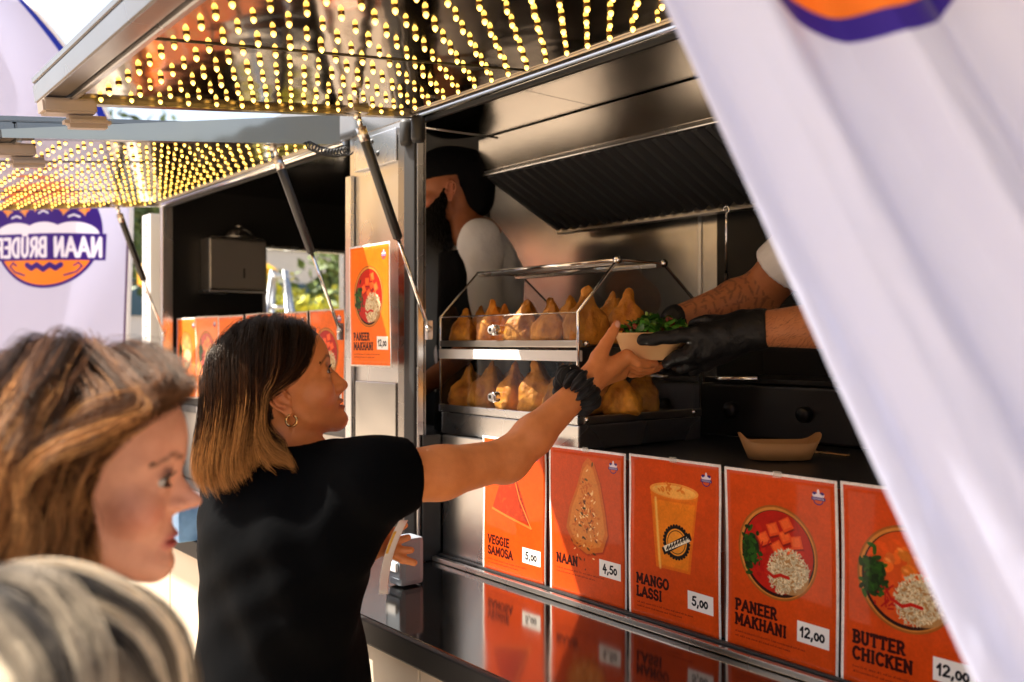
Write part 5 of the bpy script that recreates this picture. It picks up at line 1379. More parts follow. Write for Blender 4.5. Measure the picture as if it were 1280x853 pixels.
legs(w1, -1.48, -.19, .90, M['jeans'])
# paper she holds against her side
pp = empty('paper_napkin', HLp, 'folded white paper napkin with yellow stripe held at the dark-haired woman\'s waist', 'napkin')
def Np(u_, v_): 
    p = V(474+u_*11, 742-v_*92, 1.535+.03*u_+.01*math.sin(4*v_)); return Vector(p+RT*(.034*v_*v_))
sheet('sheet', Np, 8, 14, M['white_paint'], pp, .0006)
M['yellow'] = mat('yellow_print', (.75, .45, .04), .5)
def Ny(u_, v_): return Np(.05+.3*u_, .55+.3*v_)-Vector(FW*.0016)
sheet('stripe', Ny, 4, 6, M['yellow'], pp, .0004)

# ------------------------------------------------------------------ the bowl between the two hands, and its salad
bo = V(818, 450, 1.83); bowl = empty('food_bowl', bo, 'round kraft paper bowl of food passed between bare hand and black glove', 'bowl')
M['kraft2'] = mat('pale_kraft', (.70, .42, .19), .55); noise_bump(M['kraft2'], 80, .12, .001)
lathe('shell', [(.001, .001), (.058, .001), (.060, .003), (.0775, .050), (.0795, .0515), (.0800, .0535), (.0785, .0545), (.0765, .0525), (.058, .006), (.001, .004)], M['kraft2'], bowl, 56, tuple(bo))
lathe('food', [(.001, .046), (.03, .047), (.06, .044), (.073, .040)], mat('curry', (.42, .12, .03), .4), bowl, 32, tuple(bo))
sal = empty('salad', bo+np.array([0, 0, .046]), 'pile of chopped green salad leaves and herbs on top of the paper bowl', 'salad')
gms = [mat('leaf_%s' % k, c, .45) for k, c in (('green', (.07, .26, .02)), ('dark_green', (.03, .12, .012)), ('pale_green', (.24, .38, .06)), ('red', (.25, .03, .015)))]
rng3 = random.Random(8)
for k in range(190):
    bm = bmesh.new(); a = rng3.uniform(0, 2*PI); r = .064*math.sqrt(rng3.random()); s = rng3.uniform(.009, .017)
    hgt_ = .053+.034*(1-(r/.075)**2)*rng3.random()+.003
    base_ = Vector((bo[0]+r*math.cos(a), bo[1]+r*math.sin(a), bo[2]+hgt_)); e = Matrix.Rotation(rng3.uniform(0, 6.28), 4, 'Z')@Matrix.Rotation(rng3.uniform(-.9, .9), 4, 'X')@Matrix.Rotation(rng3.uniform(-.9, .9), 4, 'Y')
    nn = 9; c = bm.verts.new(Matrix.Translation(base_)@e@Vector((0, 0, .002))); rg = []
    for i in range(nn):
        q = 2*PI*i/nn; w_ = s*(1+.25*math.sin(3*q+k)); rg.append(bm.verts.new(Matrix.Translation(base_)@e@Vector((w_*math.cos(q), .62*w_*math.sin(q), .0035*math.sin(2*q+k)))))
    for i in range(nn): f = bm.faces.new((c, rg[i], rg[(i+1) % nn])); f.smooth = True
    link('leaf', bm_mesh(bm), gms[rng3.choices(range(4), (5, 4, 2, .6))[0]], sal)
# ------------------------------------------------------------------ the curly-haired woman waiting behind her
def bust(par, O, Rm, shc, face, skin, lip, shirt_m, res, shw=.175, headkw={}, beard=None, chestdrop=.30, hipz=None, name='body', cloth='blouse', wid=1.0, bl=1.0, scalp=None, brow=(.03, .015, .008)):
    """head, neck, trunk and hanging arms in one surface, plus a simple top"""
    f = np.array([face[0], face[1], 0.]); f /= np.linalg.norm(f); sd = np.array([f[1], -f[0], 0])
    chest = np.asarray(shc)-np.array([0, 0, .15])
    S_ = [np.asarray(shc)+sd*k*shw-np.array([0, 0, .02]) for k in (-1, 1)]; E_ = [s+sd*k*.05-np.array([0, 0, .27])-f*.03 for s, k in zip(S_, (-1, 1))]
    W_ = [e+f*.16-np.array([0, 0, .14]) for e in E_]; Hd = [w+f*.07-np.array([0, 0, .05]) for w in W_]
    def arms(p, g=0, upto=9):
        d = None
        for s, e, w, h in zip(S_, E_, W_, Hd):
            pts = [s, e, w, h][:upto]; rs = [.050+g, .040+g, .027+g, .026+g][:upto]; c = chain_d(p, pts, rs, .02); d = c if d is None else np.minimum(d, c)
            if upto > 3:
                for k in range(4):
                    b = h+sd*(k-1.5)*.014; d = smin(d, chain_d(p, [h, b+f*.03-np.array([0, 0, .03]), b+f*.035-np.array([0, 0, .06])], [.012, .009, .007]), .005)
                d = smin(d, chain_d(p, [w, h+sd*.03+f*.01, h+sd*.035+f*.035-np.array([0, 0, .02])], [.014, .010, .008]), .006)
        return d
    def fb(p):
        q = loc(p, O, Rm); d = head_sdf(q, 'f', **headkw)
        nb = out(np.array([-.050, 0, -.14]), O, Rm)
        d = smin(d, cone_d(q, (-.028, 0, -.045), (-.050, 0, -.14), .050, .052), .022); d = smin(d, cone_d(p, nb, np.asarray(shc), .050, .060), .03)
        d = smin(d, chain_d(p, [S_[0], np.asarray(shc), S_[1]], [.046*wid**.5, .055*wid**.5, .046*wid**.5]), .03); d = smin(d, ell_d(p, chest, (.13*wid**1.6, .12*wid**1.6, .20)), .05)
        return smin(d, arms(p), .03)
    allp = np.array(S_+E_+W_+Hd+[np.asarray(O)]); lo = allp.min(0)-.14; hi = allp.max(0)+.15
    me, vs = nets(fb, lo, hi, res, name); q = loc(vs.astype(np.float32), O, Rm); hd = (q[:, 2] > -.12) & (abs(q[:, 1]) < .1) & (abs(q[:, 0]) < .13)
    col = np.tile(np.array(skin, np.float32), (len(vs), 1)); pc = head_paint(q, skin, lip, brow, (.70, .24, .16), bl); col[hd] = pc[hd]
    if scalp is not None: sc_ = hd & ((q[:, 2] > .085-.6*np.clip(.05-q[:, 0], 0, .05)) | (q[:, 0] < -.035)) & (q[:, 2] > -.045); col[sc_] = scalp
    set_vcol(me, col); link(name, me, M['skin'], par)
    base = np.array([shc[0], shc[1], 0.]); hz = hipz or shc[2]-.52
    def fs(p):
        d = chain_d(p, [S_[0], np.asarray(shc)-np.array([0, 0, .01]), S_[1]], [.058*wid**.4, .064*wid**.4, .058*wid**.4], .02)
        rr = np.array([abs(sd[0])*.155+abs(f[0])*.115, abs(sd[1])*.155+abs(f[1])*.115, .18])*np.array([wid, wid, 1])
        d = smin(d, ell_d(p, chest, rr), .05); d = smin(d, ell_d(p, chest-np.array([0, 0, .18]), rr*np.array([.95, .95, 1])), .06)
        d = smin(d, ell_d(p, base+np.array([0, 0, hz+.08]), rr*np.array([1.08, 1.08, .9])), .06)
        d = smin(d, arms(p, .010, 2), .03)
        d = smax(d, -ell_d(p, np.asarray(shc)+np.array([0, 0, .065]), (.075, .075, .055)), .006)
        wr_ = .0045*np.sin(30*(p[:, 2]*.5+p[:, 0])+5*np.sin(9*p[:, 2]+7*p[:, 1]))+.003*np.sin(52*(p[:, 0]-p[:, 1]*.7+.4*p[:, 2])+3*np.sin(17*p[:, 2])); return np.maximum(d, hz-.03-p[:, 2])+wr_
    me, _ = nets(fs, (lo[0]-.06, lo[1]-.06, hz-.1), (hi[0]+.06, hi[1]+.06, shc[2]+.12), .008, cloth); link(cloth, me, shirt_m, par)
    return S_, E_
M['white_cotton'] = cloth_m('white_cotton', (.82, .83, .88), .8, .1, .5, 16)
M['lilac'] = cloth_m('pale_lilac_cotton', (.45, .42, .48), .8, .1, .5, 16)
O2 = V(113, 592, .93); R2 = rot_of(RT+FW*.10, (0, 0, 1)); R2 = rot_of(RT+FW*.22+np.array([0, 0, -.06]))
w2 = person((O2[0], O2[1], 0), 'woman with wavy brown shoulder-length hair in profile, looking towards the counter')
sh2 = out(np.array([-.055, 0, -.20]), O2, R2)
bust(w2, O2, R2, sh2, R2[:, 0], (.78, .38, .25), (.50, .10, .09), M['lilac'], .0042, .165, dict(nose=1.35, nostril=False, nz_up=.0115), hipz=.88, bl=1.7, scalp=(.05, .022, .010))
add_eyes(w2, O2, R2, (1, 0, -.25)); M['brow2'] = mat('brown_brow', (.10, .045, .02), .5); brows(w2, O2, R2, M['brow2'], 160)
M['hair2'] = hair_mat('wavy_brown_hair', (.026, .010, .005), (.12, .046, .016), (.50, .23, .075), .25, .85, .45, .36, (.4, 1.7), .55)
rng = np.random.RandomState(21)
def hl2(P):
    x, y, z = P[:, 0], abs(P[:, 1]), P[:, 2]; return (z > np.interp(x, [-.11, -.06, .0, .03, .05, .07, .09], [-.06, -.05, -.01, .012, .030, .052, .068]))
def fall(O, Rm, roots, side, lay, endz, flow, n, step, shells, xlim=None):
    c0 = np.array([-.010, 0, .030]); nr = (roots-c0); nr /= np.linalg.norm(nr, axis=1)[:, None]
    D = nr*.5+flow(roots, 0, side); D /= np.linalg.norm(D, axis=1)[:, None]; P = roots.copy(); path = [P.copy()]; live = np.ones(len(P), bool)
    for i in range(n):
        F = flow(P, i/n, side); D = D*.68+F*.32; D /= np.linalg.norm(D, axis=1)[:, None]; Q = P+D*step
        for c, r in shells:
            rr = np.array(r)[None]+lay[:, None]*min(1, .3+i/12); u = (Q-np.array(c))/rr; l = np.linalg.norm(u, axis=1); ins = l < 1; Q[ins] = np.array(c)+u[ins]/l[ins, None]*rr[ins]
        if xlim is not None: Q[:, 0] = np.minimum(Q[:, 0], xlim(Q[:, 2]))
        live &= out(Q, O, Rm)[:, 2] > endz; P = np.where(live[:, None], Q, P); path.append(P.copy())
    return resample(np.stack(path, 1), 30)
SH = [((-.012, 0, .030), (.096, .076, .087)), ((-.045, 0, -.02), (.062, .074, .085)), ((-.045, 0, -.11), (.055, .068, .10))]
xl2 = lambda z: np.interp(z, [-.20, -.10, .0, .03, .05, .07, .082, .095, .13], [.036, .020, .014, .022, .038, .056, .074, .104, .108])
roots = scalp_roots(620, rng, hl2); roots = roots[roots[:, 0] < xl2(roots[:, 2])-.012]; side = np.where(roots[:, 1] > .020, 1., -1.)
G2 = R2.T@np.array([0, 0, -1.])
def flow2(P, t, s):
    x, y, z = P.T; F = np.zeros_like(P); top = np.clip((z-.06)/.04, 0, 1)
    F[:, 1] = s*.8*np.clip((z-.0)/.07, 0, 1); F[:, 0] = .60*top*(x > .0)*(s < 0)-.34*(1-top)*(x > .045)-1.1*(s > 0)*np.clip((x+.03)/.05, 0, 1)-.30*(s > 0); F += G2[None]*(.35+.75*(1-top))[:, None]
    return F
lay = .016+.024*rng.rand(len(roots)); jit = np.minimum(.034*rng.rand(len(roots))**1.6, np.maximum(0, xl2(roots[:, 2])-roots[:, 0]-.002))
G = fall(O2, R2, roots, side, lay, O2[2]-.185-.05*rng.rand(len(roots)), flow2, 78, .0066, SH, lambda z: np.interp(z, [-.20, -.10, .0, .03, .05, .07, .082, .095, .13], [.036, .020, .014, .022, .038, .056, .074, .104, .108])-jit)
S = children(G, 32000, .0048, .62, rng, .003, .0155, 3.2, .2); lv = lockval(); S = out(S.reshape(-1, 3), O2, R2).reshape(S.shape); hair_obj('hair', S, .00024, M['hair2'], w2, lv)
legs(w2, sh2[0], sh2[1], .88, M['jeans'], (R2[0, 0], R2[1, 0]))
# the grey-blonde woman nearest the camera: only the top of her head shows
O3 = V(8, 946, .615); R3 = rot_of(FW*.95+RT*.15)
w3 = person((O3[0], O3[1], 0), 'blonde and grey streaked head at the bottom left corner, nearest to the camera')
sh3 = out(np.array([-.055, 0, -.20]), O3, R3); M['navy'] = cloth_m('navy_cotton', (.02, .03, .07), .85, .1, .5, 14)
bust(w3, O3, R3, sh3, R3[:, 0], (.60, .31, .21), (.40, .10, .08), M['navy'], .005, .16, {}, hipz=.74, scalp=(.16, .12, .09))
add_eyes(w3, O3, R3, (1, 0, 0), False)
M['hair3'] = hair_mat('grey_blonde_hair', (.05, .05, .055), (.34, .27, .19), (.66, .55, .40), .28, .82, .25, .34, (.35, 1.3), .85)
roots = scalp_roots(150, rng, hl2); side = np.where(roots[:, 1] > .028, 1., -1.); G3 = R3.T@np.array([0, 0, -1.])
def flow3(P, t, s):
    x, y, z = P.T; F = np.zeros_like(P); top = np.clip((z-.05)/.05, 0, 1); F[:, 1] = s*1.1*np.clip((z-.0)/.07, 0, 1)*np.clip(1.15-abs(y)/.085, 0, 1); F[:, 0] = .22*top*np.sign(x); F += G3[None]*(.45+.6*(1-top))[:, None]; return F
lay = .012+.014*rng.rand(len(roots)); G = fall(O3, R3, roots, side, lay, O3[2]-.13-.03*rng.rand(len(roots)), flow3, 60, .0066, SH)
S = children(G, 34000, .0030, .62, rng, .003, .0, 1, .15); lv = lockval(); S = out(S.reshape(-1, 3), O3, R3).reshape(S.shape); hair_obj('hair', S, .00024, M['hair3'], w3, lv)
legs(w3, sh3[0], sh3[1], .74, M['jeans'], (R3[0, 0], R3[1, 0]))

# ------------------------------------------------------------------ cooks
M['black_cloth'] = cloth_m('black_cloth', (.005, .005, .006), .9, .0, .4, 20)
def hat_mesh(par, O, Rm, back=.05):
    def fh(p):
        q = loc(p, O, Rm); d = ell_d(q, (-.010, 0, .055), (.106, .086, .078)); d = smin(d, ell_d(q, (-.055-back*.5, 0, .040), (.075+back*.4, .086, .070)), .03)
        d = smin(d, ell_d(q, (-.095, 0, -.035), (.050, .066, .062)), .04)
        cut = (.030-q[:, 2])+.75*np.clip(q[:, 0]+.035, -.2, 1)*-.0
        cut = np.where(q[:, 0] > -.045, .030-q[:, 2], -1.); d = np.maximum(d, cut)
        return d+.0022*np.sin(40*q[:, 2]+30*q[:, 0]*np.sin(9*q[:, 1]))
    me, _ = nets(fh, np.asarray(O)-.22, np.asarray(O)+.22, .006, 'hat'); return link('cap', me, M['black_cloth'], par)
Oc = V(557, 238, 2.85); fc_ = -RT+np.array([0, 0, -.16])-FW*.02; Rc = rot_of(fc_)
c1 = person((Oc[0], Oc[1]+.1, .49), 'bearded cook in a black cap and white shirt standing inside behind the steel post')
shc = V(602, 298, 2.90); 
S_, E_ = bust(c1, Oc, Rc, shc, (-RT[0], -RT[1]), (.33, .115, .045), (.22, .06, .04), M['white_cotton'], .005, .145, {}, cloth='shirt', wid=.72)
add_eyes(c1, Oc, Rc); hat_mesh(c1, Oc, Rc, .045)
def beard(p):
    q = loc(p, Oc, Rc); d = ell_d(q, (.048, 0, -.095), (.042, .056, .052)); d = smin(d, ell_d(q, (.030, 0, -.135), (.034, .042, .050)), .03)
    qm = q.copy(); qm[:, 1] = abs(qm[:, 1]); d = smin(d, chain_d(qm, [(.0, .064, -.012), (.014, .058, -.045), (.035, .050, -.075)], [.012, .018, .022]), .02); d = smin(d, chain_d(qm, [(.030, .050, -.045), (.060, .036, -.066)], [.017, .017]), .015); d = smin(d, chain_d(qm, [(.090, .004, -.051), (.076, .026, -.062)], [.0045, .007]), .006)
    return smax(d, -ell_d(q, (.094, 0, -.067), (.012, .017, .007)), .003)+.0022*np.sin(220*q[:, 2]+60*q[:, 1])*np.sin(190*q[:, 0])
me, vs = nets(beard, Oc-.2, Oc+.2, .005, 'beard'); M['beard'] = mat('black_beard', (.004, .003, .002), .9, 0, Specular_IOR_Level=.05); noise_bump(M['beard'], 300, .8, .002, 3); link('beard', me, M['beard'], c1)
rgb_ = np.random.RandomState(6); bc = out(np.array([.03, 0, -.07]), Oc, Rc); ib = rgb_.randint(0, len(vs), 5000); Sb = []
for i in ib:
    n = vs[i]-bc; n /= np.linalg.norm(n); d = n*.8+np.array([0, 0, -.55])+rgb_.normal(size=3)*.35; ln = rgb_.uniform(.006, .016); Sb.append([vs[i]+d*ln*t-np.array([0, 0, .4])*ln*t*t for t in (0, .33, .66, 1)])
hair_obj('beard_hair', np.array(Sb), .00022, M['lash'], c1)
# apron: black bib on the front of his shirt
cf = -RT; cs = FW; ch = shc-np.array([0, 0, .15])
def Ap(u_, v_):
    a = (u_-.5)*(3.1-.9*v_**4); r = .132+.016*(1-v_); return Vector(ch+cf*r*math.cos(a)+cs*r*math.sin(a)*1.28+np.array([0, 0, .10-.62*(1-v_)]))
sheet('apron', Ap, 16, 16, M['black_cloth'], c1, .003)
tube('apron_strap', [Vector(ch+cf*(.118-.03*k/8)-cs*(.075-.02*(k/8)**2)+np.array([0, 0, .07+.13*k/8])) for k in range(9)], .006, M['black_cloth'], c1, 8)
def kleg(par, cx, cy, hz, zf):
    def d_(p):
        d = ell_d(p, (cx, cy, hz), (.15, .12, .13))
        for k in (-1, 1): d = smin(d, chain_d(p, [(cx+k*.08, cy, hz-.05), (cx+k*.08, cy, zf+.05)], [.08, .06]), .04)
        return np.maximum(d, zf+.004-p[:, 2])
    me, _ = nets(d_, (cx-.3, cy-.25, zf-.02), (cx+.3, cy+.25, hz+.16), .014, 'trousers'); link('trousers', me, M['black_cloth'], par)
kleg(c1, shc[0], shc[1], shc[2]-.55, .492)

# the cook at the right, seen only by his arms round the edge of the banner
O4 = V(1220, 232, 1.56); R4 = rot_of(-RT*.9-FW*.25+np.array([0, 0, -.3]))
shc2 = V(1225, 345, 1.62)
c2 = person((shc2[0], shc2[1], .49), 'cook behind the white banner reaching out with tattooed arms and black gloves')
sA, eA, wA = V(1235, 330, 1.50), V(1112, 402, 1.64), V(948, 411, 1.735)
sB, eB, wB = V(1015, 296, 1.88), V(948, 368, 1.99), V(853, 396, 1.93)
GA = [([V(872, 417, 1.725), V(846, 420, 1.728), V(821, 423, 1.735), V(803, 425, 1.745)], [.0125, .0112, .0100, .0088]),
      ([V(862, 440, 1.73), V(846, 447, 1.752), V(834, 453, 1.775)], [.0125, .0108, .0092]),
      ([V(868, 452, 1.75), V(853, 459, 1.78), V(845, 456, 1.81)], [.0122, .0105, .0090]),
      ([V(878, 456, 1.77), V(866, 462, 1.80), V(860, 458, 1.83)], [.0112, .0098, .0085]),
      ([V(905, 405, 1.755), V(884, 402, 1.79), V(868, 406, 1.815)], [.0150, .0120, .0100])]
PA = [(wA, V(872, 420, 1.73), .029, .020), (wA, V(866, 441, 1.74), .029, .020), (V(935, 420, 1.74), V(880, 452, 1.76), .026, .017), (V(930, 405, 1.75), V(900, 408, 1.755), .026, .018)]
hB = V(840, 426, 1.925)
GB = [([hB, V(836, 440, 1.91), V(826, 456, 1.885), V(814, 459, 1.86)], [.016, .0105, .0095, .0082]), ([hB, V(846, 444, 1.92), V(838, 459, 1.90), V(826, 461, 1.87)], [.016, .0105, .0095, .0082]),
      ([hB, V(832, 425, 1.93), V(822, 418, 1.925)], [.016, .011, .009])]
def hands(p, parts, fs, g=0):
    d = None
    for a, b, ra, rb in parts: e = cone_d(p, a, b, ra+g, rb+g); d = e if d is None else smin(d, e, .012)
    for pts, rs in fs: e = chain_d(p, pts, [r+g for r in rs], .003); d = e if d is None else smin(d, e, .005)
    return d
PB = [(wB, hB, .024, .022)]
chest2 = shc2-np.array([0, 0, .16])
def c2_body(p):
    q = loc(p, O4, R4); d = head_sdf(q, 'f'); d = smin(d, cone_d(q, (-.03, 0, -.045), (-.05, 0, -.13), .055, .058), .02); d = smin(d, cone_d(p, out(np.array([-.05, 0, -.13]), O4, R4), shc2, .056, .065), .03)
    d = smin(d, chain_d(p, [sA, shc2, sB], [.05, .06, .05]), .03); d = smin(d, ell_d(p, chest2, (.13, .12, .2)), .05)
    mA = mixv(eA, wA, .30); A = chain_d(p, [sA, eA, mA, wA], [.056, .046, .047, .033], .02); mB = mixv(eB, wB, .28); B = chain_d(p, [sB, eB, mB, wB], [.056, .046, .045, .028], .02)
    d = smin(d, A, .03); d = smin(d, B, .03); d = smin(d, hands(p, PA, GA, -.002), .012); return smin(d, hands(p, PB, GB, -.002), .012)
me, vs = nets(c2_body, (-1.42, .30, 1.25), (-.35, 1.08, 2.16), .0032, 'body')
q = loc(vs.astype(np.float32), O4, R4); hd = (q[:, 2] > -.12) & (abs(q[:, 1]) < .1) & (abs(q[:, 0]) < .13); sk2 = (.50, .20, .085)
col = np.tile(np.array(sk2, np.float32), (len(vs), 1)); pc = head_paint(q, sk2, (.33, .09, .07)); col[hd] = pc[hd]
# lettering and marks inked on the far forearm
ab = wB-eB; Lb = np.linalg.norm(ab); ab = ab/Lb; rel = vs-eB; s_ = rel@ab/Lb; rad = rel-(rel@ab)[:, None]*ab; dB = np.linalg.norm(rad, axis=1); upv = np.array([0, 0, 1.])-ab*ab[2]; upv /= np.linalg.norm(upv); sdv = np.cross(ab, upv); th_ = np.arctan2(rad@upv, rad@sdv)
on = (dB < .058) & (s_ > -.05) & (s_ < 1.02); un = s_*Lb; vv_ = th_*.045
ink = np.zeros(len(vs)); rg = np.random.RandomState(9)
for row in range(-7, 8):
    x = .0
    while x < Lb:
        w = rg.uniform(.006, .012); hh = rg.uniform(.006, .010); yc = row*.021+rg.uniform(-.002, .002)
        for _ in range(2):
            x0, y0 = x+rg.uniform(0, w), yc+rg.uniform(-hh, hh); a = rg.choice([0, PI/2, PI/2, .9]); ln = rg.uniform(.004, .010)
            du, dv = un-x0, vv_-y0; t = np.clip(du*math.cos(a)+dv*math.sin(a), -ln, ln); ink = np.maximum(ink, np.clip(1.6-np.hypot(du-t*math.cos(a), dv-t*math.sin(a))/.0017, 0, 1))
        x += w+.012
for k in range(3):
    du, dv = un-(Lb*.93+k*.006), abs(vv_)-.075; rr = np.hypot(du, dv); ink = np.maximum(ink, np.clip(1.5-abs(rr-.016)/.0030, 0, 1)*(du < .004))
ink = (ink*on*.50)[:, None]; col = col*(1-ink)+np.array((.045, .030, .030))*ink
set_vcol(me, col); link('body', me, M['skin'], c2)
M['nitrile'] = mat('black_nitrile', (.006, .006, .007), .50, 0, Specular_IOR_Level=.3); noise_bump(M['nitrile'], 45, .7, .006, 4); noise_bump(M['nitrile'], 220, .3, .001, 2)
for parts, fs, w, e, nm in ((PA, GA, wA, eA, 'glove'), (PB, GB, wB, eB, 'glove')):
    axg = (w-e)/np.linalg.norm(w-e)
    cuff0 = w-axg*.018 if parts is PA else w+axg*.008
    def gd(p, parts=parts, fs=fs, cuff0=cuff0, axg=axg, w=w):
        d = hands(p, parts, fs, .0026); d = smin(d, cone_d(p, cuff0, w+axg*.02, .0385 if parts is PA else .031, .034 if parts is PA else .030), .01)
        d = np.maximum(d, (cuff0@axg)-(p@axg)); return d+.0009*np.sin(170*(p@axg)+2*np.sin(80*p[:, 2]))
    pts = np.array([q_ for c_ in fs for q_ in c_[0]]+[w]); me, _ = nets(gd, pts.min(0)-.06, pts.max(0)+.06, .0026, nm); link(nm, me, M['nitrile'], c2)
# hairs on the near forearm
rg = np.random.RandomState(2); S = []; axA = (wA-eA); LA = np.linalg.norm(axA); axA = axA/LA; uA = np.cross(axA, [0, 0, 1.]); uA /= np.linalg.norm(uA); vA = np.cross(uA, axA)
for i in range(1500):
    s = rg.uniform(.02, .93); a = rg.uniform(0, 2*PI); n = uA*math.cos(a)+vA*math.sin(a); r = np.interp(s, [0, .3, 1], [.046, .047, .033])
    p0 = eA+axA*s*LA+n*r*.99; d = axA*.8+n*.45+np.array([0, 0, -.5])+rg.normal(size=3)*.35; ln = rg.uniform(.006, .013); S.append([p0+d*ln*t-n*.4*ln*t*t for t in (0, .33, .66, 1)])
hair_obj('arm_hair', np.array(S), .00016, M['lash'], c2)
def c2_shirt(p):
    d = chain_d(p, [sA, shc2, sB], [.064, .070, .066], .02); d = smin(d, ell_d(p, chest2, (.15, .14, .2)), .05); d = smin(d, ell_d(p, chest2-np.array([0, 0, .2]), (.155, .145, .2)), .05)
    for s, e in ((sA, eA), (sB, eB)):
        m_ = mixv(s, e, .66); d = smin(d, cone_d(p, s, m_, .062, .064), .02)
    for s, e in ((sA, eA), (sB, eB)):
        ax_ = (e-s)/np.linalg.norm(e-s); d = np.where(cone_d(p, mixv(s, e, .35), e, .085, .085) < 0, np.maximum(d, p@ax_-mixv(s, e, .56)@ax_), d)
    d = smax(d, -ell_d(p, shc2+np.array([0, 0, .075]), (.075, .075, .055)), .006); return d+.002*np.sin(40*p[:, 2]+25*p[:, 0])
me, _ = nets(c2_shirt, (-1.4, .30, 1.05), (-.30, 1.15, 2.1), .007, 'shirt'); link('shirt', me, M['white_cotton'], c2)
hat_mesh(c2, O4, R4, .02); add_eyes(c2, O4, R4, (1, 0, -.2), False)
kleg(c2, shc2[0], max(shc2[1], .60)+.06, 1.30, .492)

# ------------------------------------------------------------------ the place outside
def tree(p, h, r, crown_c, label, n=1800, trunk=(.05, .04, .03), leaf=.05, low=.25, group=None, seed=1):
    rg = np.random.RandomState(seed); t = empty('tree', p, label, 'tree', group); p = np.array(p)
    bm = bmesh.new(); add_tube(bm, [p, p+np.array([.03, .02, h*.4]), p+np.array([0, 0, h*.8])], [r*.10, r*.07, r*.03], 10)
    for k in range(7):
        a = k*2.4; b = p+np.array([0, 0, h*(low+.08*k)]); add_tube(bm, [b, b+np.array([math.cos(a)*r*.4, math.sin(a)*r*.4, r*.3]), b+np.array([math.cos(a)*r*.75, math.sin(a)*r*.75, r*.45])], [r*.035, r*.022, r*.008], 6)
    link('trunk', bm_mesh(bm), mat('bark', (.10, .075, .05), .9), t)
    cl = rg.normal(size=(22, 3)); cl /= np.linalg.norm(cl, axis=1)[:, None]; cl = cl*rg.uniform(.3, .85, (22, 1))*np.array([r, r, h*.36])+p+np.array([0, 0, h*.66])
    c = cl[rg.randint(0, 22, n)]+rg.normal(size=(n, 3))*r*.17; ax = rg.normal(size=(n, 3)); ax /= np.linalg.norm(ax, axis=1)[:, None]; bx = np.cross(ax, rg.normal(size=(n, 3))); bx /= np.linalg.norm(bx, axis=1)[:, None]
    s = leaf*rg.uniform(.6, 1.3, (n, 1)); v = np.stack([c-ax*s, c+bx*s*.5, c+ax*s, c-bx*s*.5], 1).reshape(-1, 3); f = np.arange(4*n).reshape(-1, 4)
    me = raw_mesh(v, f.tolist()); m = mat('foliage', crown_c, .6, 0, Transmission_Weight=0.0); noise_col(m, tuple(.55*x for x in crown_c), tuple(min(1, 1.7*x) for x in crown_c), 3, 3); link('crown', me, m, t)
    return t
M['facade_a'] = mat('pale_render', (.62, .60, .56), .7); M['facade_b'] = mat('terracotta_render', (.45, .20, .10), .75); M['facade_c'] = mat('cream_render', (.58, .50, .38), .75)
M['window'] = mat('window_glass', (.04, .09, .13), .08, 0, Specular_IOR_Level=.8); M['stone'] = mat('stone_trim', (.45, .43, .40), .7)
def building(x0, x1, y0, y1, h, face, m, label, storeys=4, cols=5, band=False):
    b = empty('building', ((x0+x1)/2, (y0+y1)/2, 0), label, 'building'); box('wall', (x0, y0, 0), (x1, y1, h), m, b)
    box('cornice', (x0-.15, y0-.15, h), (x1+.15, y1+.15, h+.3), M['stone'], b)
    for s in range(storeys):
        z = (s+.28)*h/storeys; zh = h/storeys*.52
        for k in range(cols):
            if face == 'E': w = (y1-y0)/cols; a = y0+(k+(.2 if not band else .02))*w; lo, hi = (x1, a, z), (x1+.05, a+w*(.6 if not band else .96), z+zh)
            else: w = (x1-x0)/cols; a = x0+(k+.2)*w; lo, hi = ((a, y1, z), (a+w*.6, y1+.05, z+zh)) if face == 'N' else ((a, y0-.05, z), (a+w*.6, y0, z+zh))
            wn = box('window', lo, hi, M['window'], b)
            if face == 'N': box('sill', (lo[0]-.06, y1, z-.1), (hi[0]+.06, y1+.14, z-.01), M['stone'], wn)
    return b
building(-30, -22, -3, 22, 5.2, 'E', M['facade_a'], 'long pale office building with bluish window bands seen through the kitchen window', 3, 7, True)
building(-16, -4, -19, -13.0, 7.5, 'N', M['facade_c'], 'cream town house across the square, mirrored in the steel hatch', 3, 5)  # this row of houses is added, unseen, to darken low sky and reflections
building(-3.7, 8, -19, -13.4, 6.6, 'N', M['facade_b'], 'terracotta town house across the square, behind the photographer', 3, 5)
building(-32, -16.5, -22, -14, 8.5, 'N', M['facade_a'], 'tall pale house at the far corner of the square', 4, 6)
q = V(402, 440, 8.6); tree((q[0], q[1], 0), 2.35, .62, (.42, .40, .03), 'yellow-green shrub seen through the kitchen window, next to the stepladder', 2600, leaf=.055, low=.1, seed=3)
q = V(436, 430, 12.5); tree((q[0], q[1], 0), 3.0, 1.2, (.10, .14, .03), 'darker green tree further back behind the yellow-green shrub', 2600, leaf=.09, seed=5)
q = V(120, 400, 14); tree((q[0], q[1], 0), 5.5, 2.0, (.06, .10, .025), 'dense green tree standing beyond the feather flag', 3000, leaf=.12, seed=6)
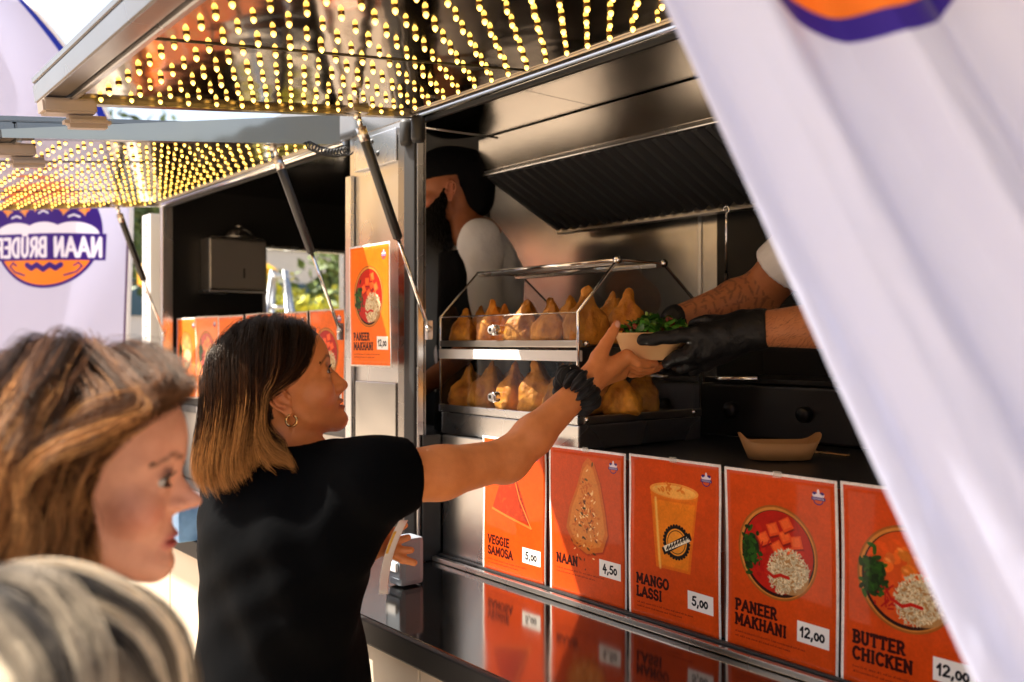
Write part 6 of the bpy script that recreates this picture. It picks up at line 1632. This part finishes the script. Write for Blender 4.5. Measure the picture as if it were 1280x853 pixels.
# stepladder
lq = V(350, 430, 6.2); lad = empty('stepladder', (lq[0], lq[1], 0), 'aluminium stepladder standing outside the far kitchen window', 'ladder')
top = V(348, 338, 6.2)
for sx_, nm in ((-.07, 'rail'), (.09, 'rail')):
    for fy in (-1, 1): tube(nm, [top+RT*sx_*.5+FW*.02*fy, np.array([lq[0], lq[1], 0])+RT*sx_*3.2+FW*.45*fy], .017, M['alu'], lad, 8)
for k in range(6):
    f_ = .12+.15*k; z = top[2]*(1-f_); w_ = .035+.21*f_; c = np.array([lq[0], lq[1], z])-FW*(.02+.43*f_); tube('step', [c-RT*w_, c+RT*w_], .014, M['alu'], lad, 6)
box('top_plate', tuple(top-.05), tuple(top+np.array([.05, .05, -.02])), M['alu'], lad, .004)
def parasol(p, r, h, col, label):
    t = empty('parasol', p, label, 'parasol'); m = mat('parasol_cloth', col, .8); n = 8; bm = bmesh.new()
    c = bm.verts.new((p[0], p[1], h+.45)); rg_ = [bm.verts.new((p[0]+r*math.cos(2*PI*k/n), p[1]+r*math.sin(2*PI*k/n), h)) for k in range(n)]; rl = [bm.verts.new(v.co-Vector((0, 0, .18))) for v in rg_]
    for k in range(n): bm.faces.new((c, rg_[k], rg_[(k+1) % n])); bm.faces.new((rg_[k], rl[k], rl[(k+1) % n], rg_[(k+1) % n]))
    o = link('canopy', bm_mesh(bm), m, t); o.modifiers.new('t', 'SOLIDIFY').thickness = .004
    tube('pole', [(p[0], p[1], 0), (p[0], p[1], h+.43)], .022, M['white_paint'], t, 10); lathe('foot', [(0, .08), (.25, .08), (.28, 0), (0, 0)], M['black_metal'], t, 20, (p[0], p[1], .001))
    for k in range(n): tube('rib', [(p[0], p[1], h+.30), (p[0]+r*.96*math.cos(2*PI*k/n), p[1]+r*.96*math.sin(2*PI*k/n), h-.01)], .008, M['alu'], t, 6)
q = V(262, 300, 9.5); parasol((q[0], q[1], 0), .72, 2.35, (.80, .42, .02), 'yellow market parasol outside, its corner showing in the kitchen window')
parasol((-7.2, -2.6, 0), 1.5, 2.3, (.75, .17, .03), 'orange market parasol on the square, mirrored in the steel hatch')  # unseen parasol, added only for an orange reflection in the hatch
